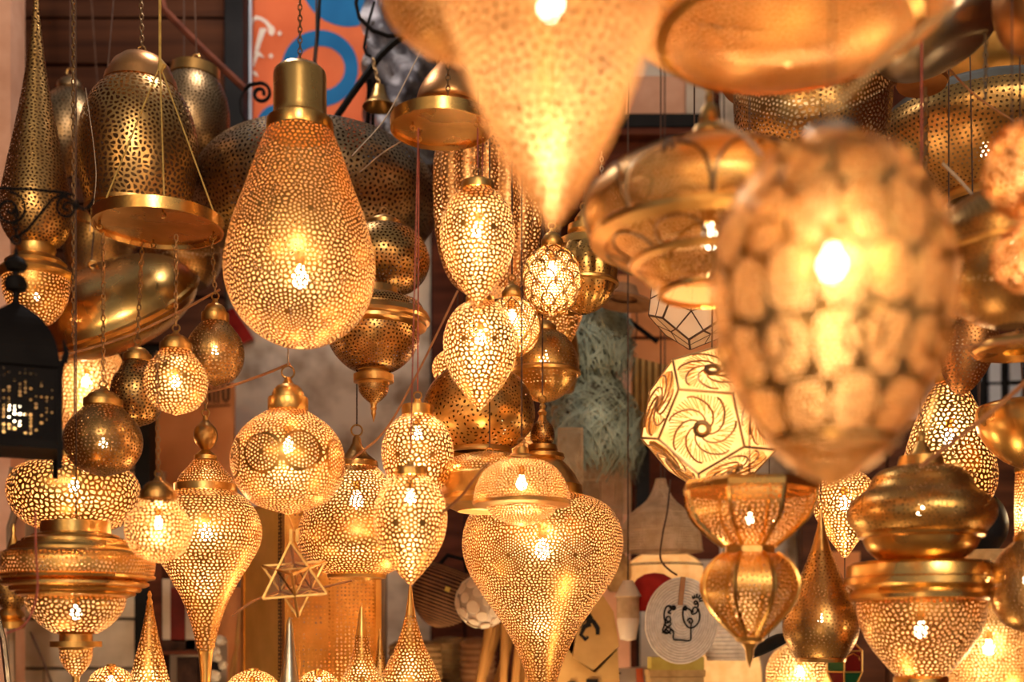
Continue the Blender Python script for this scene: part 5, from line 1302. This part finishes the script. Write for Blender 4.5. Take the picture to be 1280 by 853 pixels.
lantern('small pale paper lantern with wider middle, beside the white mat', 785, 3.56, [('shade', 's', [(726, 6), (746, 17)], 'cream'), ('middle_shade', 's', [(746, 16), (748, 14), (774, 14)], 'gauze'), ('lower_shade', 's', [(773, 14), (778, 14), (800, 10), (802, 0)], 'cream')], name='paper_lantern', ring=0)
lantern('straw-coloured round shade edge behind the heart lantern', 770, 3.95, [('shade', 's', [(690, 8), (700, 16), (715, 20), (730, 16), (740, 8)], 'straw', dict(smooth=True))], name='straw_dome', ring=0, hang=None)

# round white coiled mat with line drawing, red felt hat, lower folded cloths
D = 3.4; s = D / F_PX
t = thing('coiled_mat', 'round white coiled mat with black line drawing and leather hanging loop', 'mat', pt(846, 831, D), rot=(0, math.radians(6), 0))
cz = 56 * s
mb = MB(); pts = []
for i in range(16 * 40 + 1):
    f = i / 640; a_ = 2 * PI * 16 * f; pts.append(Vector((46 * s * f * math.cos(a_), 0, cz + 55 * s * f * math.sin(a_))))
mb.tube(pts, 1.5 * s, 5); mb.build('coil', 'mat_white', t)
link('backing', lathe_mesh('backing', [(-.004, 0), (-.004, 45 * s), (.004, 45 * s), (.004, 0)], 40), 'pale_cloth', t, (0, .005, cz), (PI / 2, 0, 0)).scale = (1, 1.19, 1)
z4 = lambda p: [Vector(((690 + x / 5.233 - 846) * s, -2.6 * s, (831 - (690 + y / 5.233)) * s)) for x, y in p]
mb = MB(); r_ = 1.05 * s
for line in ([(818, 365), (822, 420), (840, 465), (872, 492), (905, 480), (928, 445), (930, 400), (915, 360)], [(818, 365), (828, 352), (842, 365), (832, 380), (818, 368)], [(842, 365), (870, 378), (880, 400), (905, 390), (912, 365), (895, 352), (880, 370), (886, 390)],
             [(912, 352), (912, 330), (895, 312), (885, 325), (897, 335), (910, 318)], [(880, 300), (868, 285)], [(888, 296), (880, 275)], [(897, 293), (898, 265)], [(906, 295), (920, 270)], [(914, 302), (938, 282)], [(916, 312), (944, 305)],
             [(855, 450), (858, 435), (875, 430), (888, 445), (880, 460), (865, 455), (872, 445)], [(880, 460), (884, 520), (886, 572), (830, 576), (775, 575), (772, 530), (752, 512)],
             [(752, 372), (722, 362), (705, 375), (698, 410), (700, 440), (710, 470), (705, 500)], [(722, 362), (740, 385), (722, 405), (742, 412)], [(735, 430), (715, 440), (722, 465), (745, 455), (735, 430)], [(735, 470), (712, 480), (725, 500), (750, 480), (742, 465)],
             [(705, 500), (700, 530), (722, 545), (748, 530), (745, 505), (722, 510), (715, 530), (735, 540)], [(698, 545), (720, 520), (755, 545)]):
    q = catmull([tuple(p) for p in z4(line)], max(3, len(line) * 3)); mb.tube([Vector(p) for p in q], r_, 5)
for (x, y, rr) in ((755, 372, 3.4), (830, 365, 2.6)):
    p = z4([(x, y)])[0]; mb.tube([p + Vector((0, -.6 * s, 0)), p + Vector((0, .6 * s, 0))], rr * s, 12)
mb.build('stitched_drawing', 'ink', t)
mb = MB(); p0, p1 = z4([(797, 165), (795, 350)]); mb.box((p1.x - 3 * s, -4 * s, p1.z), (p0.x + 3 * s, -2.4 * s, p0.z)); mb.build('leather_loop', 'leather', t, smooth=False)
s = 3.6 / F_PX
tag(link('felt_hat', lathe_mesh('felt_hat', [((y1_) * s, w * s) for y1_, w in [(46, 0), (44, 12), (38, 22), (28, 29), (12, 33), (0, 33), (-2, 31)]], 32), 'red_felt', None, pt(818, 762, 3.62)), 'red felt hat showing behind the white coiled mat', 'hat')
mb = MB(); pbox(mb, 814, 822, 880, 838, 3.55, .1); free('yellow_cloth', 'folded yellow-green cloth under the white coiled mat', 'cloth', mb, 'yellow', smooth=False)
for k in range(3):
    mb = MB(); pbox(mb, 812 + k, 838 + k * 9, 882 - k * 2, 846.5 + k * 9, 3.56 + .01 * k, .14); free('straw_mat', ('folded straw mat just under the yellow cloth', 'folded straw mat second under the yellow cloth', 'folded straw mat lowest of three under the yellow cloth')[k], 'mat', mb, 'straw', smooth=False)
s = 3.5 / F_PX; t = thing('ribbed_bag', 'pale ribbed round bag half hidden by the eight-sided lantern', 'bag', pt(908, 826, 3.6))
s = 3.6 / F_PX
for k in range(11):
    rr = (20 + 8 * math.sin((k + 1) / 12 * PI)) * s; mb = MB(); mb.tube([(rr * math.cos(a_), rr * math.sin(a_) * .8, (2.5 + k * 5) * s) for a_ in np.linspace(0, 2 * PI, 32, endpoint=False)], 2.9 * s, 6, True); mb.build('coil', 'mat_white', t)
s = 3.3 / F_PX; t = thing('black_hat', 'black curved hat brim below the eight-sided lantern', 'hat', pt(965, 808, 3.3), rot=(0, math.radians(-28), 0))
link('brim', lathe_mesh('brim', [(9 * s, 0), (10 * s, 14 * s), (6 * s, 24 * s), (0, 30 * s), (-2 * s, 29 * s), (2 * s, 20 * s), (4 * s, 0)], 30), 'black', t)
mb = MB(); Ri = t.rotation_euler.to_matrix().transposed(); mb.tube([Vector((0, 0, 9 * s)), Ri @ Vector((0, 0, CEIL_Z - t.location.z))], .7 * s, 5); mb.build('cord', 'cord_dark', t)

# woven gauze shades
def gauze_panel(label, x0, y0, x1, y1, D, rows, bow=0, mat='gauze'):
    """Hanging stiff woven panel: a grid of straw threads with bound edges."""
    t = thing('gauze_shade', label, 'shade', pt((x0 + x1) / 2, y1, D)); s = D / F_PX; w, h = (x1 - x0) * s, (y1 - y0) * s
    def P(u, v): return Vector(((u - .5) * w, -bow * s * math.sin(u * PI), h * (1 - v)))
    mb = MB(); n = int((x1 - x0) / 2.6)
    for i in range(n + 1): mb.tube([P(i / n, v) for v in (0, .5, 1)], .55 * s, 4)
    m = int((y1 - y0) / 2.6)
    for k in range(m + 1): mb.tube([P(u, k / m) for u in np.linspace(0, 1, 9)], .55 * s, 4)
    tag(mb.build('weave', mat, t), kind='stuff')
    for k in range(rows + 1):
        e = MB(); e.tube([P(u, k / rows) for u in np.linspace(0, 1, 9)], 1.1 * s, 5); e.build('hem', mat, t)
    for u in (0, 1):
        e = MB(); e.tube([P(u, 0), P(u, .5), P(u, 1)], 1.1 * s, 5); e.build('hem', mat, t)
gauze_panel('pale woven gauze panel edge, top left of the woven shades', 690, 508, 709, 555, 3.95, 1, 2)
gauze_panel('pale woven gauze panel standing right of the bead finial', 698, 536, 728, 605, 3.85, 1, 2)
gauze_panel('long tiered woven gauze shade hanging behind the heart lantern', 722, 568, 778, 668, 3.95, 3, 8)
gauze_panel('narrow tiered woven shade beside the black gap', 770, 562, 788, 642, 4.1, 3, 4)
def tier_shade(label, cx, D, prof):
    s = D / F_PX; y1 = max(y for y, w in prof); t = thing('woven_pendant', label, 'pendant', pt(cx, y1, D)); z = np.array([((y1 - y) * s, w * s) for y, w in catmull(prof, 60)])
    link('weave', pierce_mesh('weave', z, 3.6 * s, .55, .05, 1, seed=31, rnd=False), 'gauze', t)
    for f in (0, .3, .55, .78, 1):
        y, w = catmull(prof, 101)[int(f * 100)]; e = MB(); e.tube([(w * s * math.cos(a_), w * s * math.sin(a_), (y1 - y) * s) for a_ in np.linspace(0, 2 * PI, 40, endpoint=False)], 1.1 * s, 5, True); e.build('hem', 'gauze', t)
    for k in range(8):
        a_ = k * PI / 4 + .2; e = MB(); e.tube([(w * 1.01 * s * math.cos(a_), w * 1.01 * s * math.sin(a_), (y1 - y) * s) for y, w in catmull(prof, 14)], .9 * s, 5); e.build('seam', 'gauze', t)
    mb = MB(); mb.tube([(0, 0, z[0][0]), (0, 0, CEIL_Z - t.location.z)], 1 * s, 5); mb.build('cord', 'cord_dark', t)
tier_shade('bell-shaped woven gauze pendant with bottle neck, above the white mat', 826, 3.75, [(600, 6), (611, 9), (627, 18), (640, 34), (651, 44), (670, 50), (689, 52)])
# ribbed folded fan screen and straw shade near the raffia
mb = MB(); n = 14
for k in range(n): 
    x0, x1 = 790 + k * 4, 794 + k * 4
    mb.add([pt(x0, 446 + k, 4.2), pt(x1, 447 + k, 4.17 + .03 * (k % 2)), pt(x1, 560 - k, 4.17 + .03 * (k % 2)), pt(x0, 560 - k, 4.2)], (), [(0, 1, 2, 3)])
free('pleated_screen', 'tan pleated screen behind the lit polyhedral lantern', 'screen', mb, 'tan', smooth=False)
s = 4.0 / F_PX; 
tag(link('brown_hat', lathe_mesh('brown_hat', [(22 * s, 0), (20 * s, 14 * s), (8 * s, 20 * s), (2 * s, 38 * s), (0, 40 * s), (-2 * s, 36 * s), (4 * s, 18 * s)], 32), 'leather', None, pt(778, 378, 3.82), (0, .15, 0)), 'brown straw hat on the raffia post, beside the lobed lantern', 'hat')
wire('black iron bar slanting before the orange-brown panel', [(764, 384), (822, 428)], 4.1, 3, 'iron', None, 'bar', 'iron_bar')
wire('thin dark hanging strand before the orange-brown panel', [(795, 378), (796, 410), (792, 436)], 4.15, 1.0, 'cord_dark')
D = 3.3; s = D / F_PX
# right edge: low dish on stand and bright shop goods far behind
lantern('straw basket rim behind the vase-shaped lantern', 1230, 3.3, [('rim', 's', [(688, 20), (690, 50), (698, 52), (706, 50), (712, 30)], 'straw', dict(smooth=False))], name='straw_basket', ring=0, ytop=686)
lantern('dark round iron ring edge behind the vase-shaped lantern', 1222, 3.3, [('shade', 's', [(616, 14), (630, 28), (652, 36), (672, 34), (690, 22)], 'black', dict(smooth=True))], name='dark_dome', ring=0, ytop=258, hx=8)
mb = MB(); pbox(mb, 1020, 690, 1075, 740, 4.68, .03); free('orange_cloth', 'orange cloth hanging behind the unlit pear lantern', 'cloth', mb, 'orange_board', smooth=False)

# ------------------------------------------------------------------ the setting
def struct(name, lo, hi, mat):
    mb = MB(); mb.box(lo, hi); c = Vector(((lo[0] + hi[0]) / 2, (lo[1] + hi[1]) / 2, lo[2])); mb.v = [tuple(Vector(p) - c) for p in mb.v]
    return tag(mb.build(name, mat, None, c, smooth=False), kind='structure')
struct('floor', (-2.5, -1.2, -.1), (2.5, 5.2, 0), 'floor')
struct('ceiling', (-2.5, 4.2, CEIL_Z), (2.5, 5.2, CEIL_Z + .1), 'ceiling')
for k, y in enumerate((0.95, 1.6, 2.3, 3.2)): struct('trim_%d' % (8 + k), (-2.5, y, CEIL_Z), (2.5, y + .1, CEIL_Z + .12), 'redwood')
wb = struct('wall_back', (-2.5, 4.9, 0), (2.5, 5.0, CEIL_Z), 'concrete')
struct('wall_left', (-2.5, 0.9, 0), (-2.35, 4.9, CEIL_Z), 'redwood')
struct('wall_right', (2.35, 0.9, 0), (2.5, 4.9, CEIL_Z), 'redwood')
def sbox(name, x0, y0, x1, y1, D, th, mat):
    a, b = pt(x0, y1, D), pt(x1, y0, D); return struct(name, (a.x, D, max(0, a.z)), (b.x, D + th, min(CEIL_Z, b.z)), mat)
sbox('trim_1', -60, -500, 13, 1200, 3.95, .12, 'pink_post')
sbox('trim_2', 281, -500, 304, 186, 4.35, .10, 'black')
sbox('trim_3', 168, 440, 187, 1200, 4.25, .08, 'black')
def pieces(host, name, rects, D, th, mat, rng=random.Random(1)):
    for (x0, y0, x1, y1) in rects:
        a, b = pt(x0, y1, D), pt(x1, y0, D); mb = MB(); j = rng.uniform(0, .012); w, h = b.x - a.x, b.z - a.z
        mb.box((-w / 2, -j, 0), (w / 2, th, h)); o = mb.build(name, mat, host, smooth=False); o.location = Vector(((a.x + b.x) / 2, D, a.z)) - host.location
# boards at the upper left, cream stone tiles at the lower left, red-brown boards in the middle and at the upper right
w2 = sbox('wall_boards', 5, -420, 282, 440, 4.66, .03, 'black')
pieces(w2, 'plank', [(8, y, 280, y + 54) for y in range(-380, 430, 58)], 4.62, .03, 'board')
w3 = sbox('wall_tiles', -60, 520, 170, 1000, 4.52, .03, 'grout')
pieces(w3, 'tile', [(x + (38 if r % 2 else 0), 528 + r * 62, x + 76 + (38 if r % 2 else 0), 586 + r * 62) for r in range(7) for x in (-60, 18, 92)], 4.48, .03, 'tile')
w4 = sbox('wall_panel', 538, 120, 800, 900, 4.82, .03, 'black')
pieces(w4, 'plank', [(x, 125, x + 40, 890) for x in range(540, 796, 43)], 4.79, .02, 'redwood')
w5 = sbox('wall_side_panel', 770, 100, 900, 700, 4.62, .03, 'redwood')
pieces(w5, 'plank', [(772, y, 898, y + 76) for y in (345, 425)], 4.59, .02, 'orange_board')
sbox('trim_4', 752, 360, 788, 1000, 4.45, .08, 'pink_post')
sbox('trim_5', 796, 555, 812, 660, 4.3, .06, 'black')
sbox('trim_6', 690, 142, 900, 158, 4.4, .1, 'black')
sbox('trim_7', 690, 160, 900, 168, 4.38, .1, 'redwood')
struct('beam', (pt(690, 240, 4.45).x, 4.45, pt(0, 262, 4.45).z), (pt(940, 0, 4.45).x, 4.6, pt(0, 170, 4.45).z), 'redwood')
mb = MB(); pbox(mb, 782, 95, 862, 146, 4.5, .02); free('pink_cloth', 'dull pink cloth patch above the dark beam', 'cloth', mb, 'pink_post', smooth=False)
mb = MB(); pbox(mb, 858, 80, 890, 150, 4.47, .02); free('grey_cloth', 'grey hanging cloth beside the dull pink cloth', 'cloth', mb, 'pale_cloth', smooth=False)
# far window with pale panes at the right edge
wn = sbox('window_1', 1190, 425, 1330, 520, 4.8, .02, 'black')
pieces(wn, 'pane', [(1212, 440, 1226, 476), (1236, 436, 1250, 478), (1262, 440, 1276, 476), (1236, 482, 1250, 512), (1262, 482, 1276, 512)], 4.77, .01, 'steel_strip')
w6 = sbox('wall_dark', 1000, -300, 1420, 424, 4.75, .05, 'redwood')
w7 = sbox('wall_lower', 1000, 524, 1420, 1200, 4.75, .05, 'board')
pieces(w7, 'plank', [(x, 526, x + 50, 1190) for x in range(1002, 1400, 54)], 4.72, .02, 'board')
print('cells', TOTAL_CELLS, 'tris', sum(len(o.data.polygons) for o in bpy.data.objects if o.type == 'MESH'))
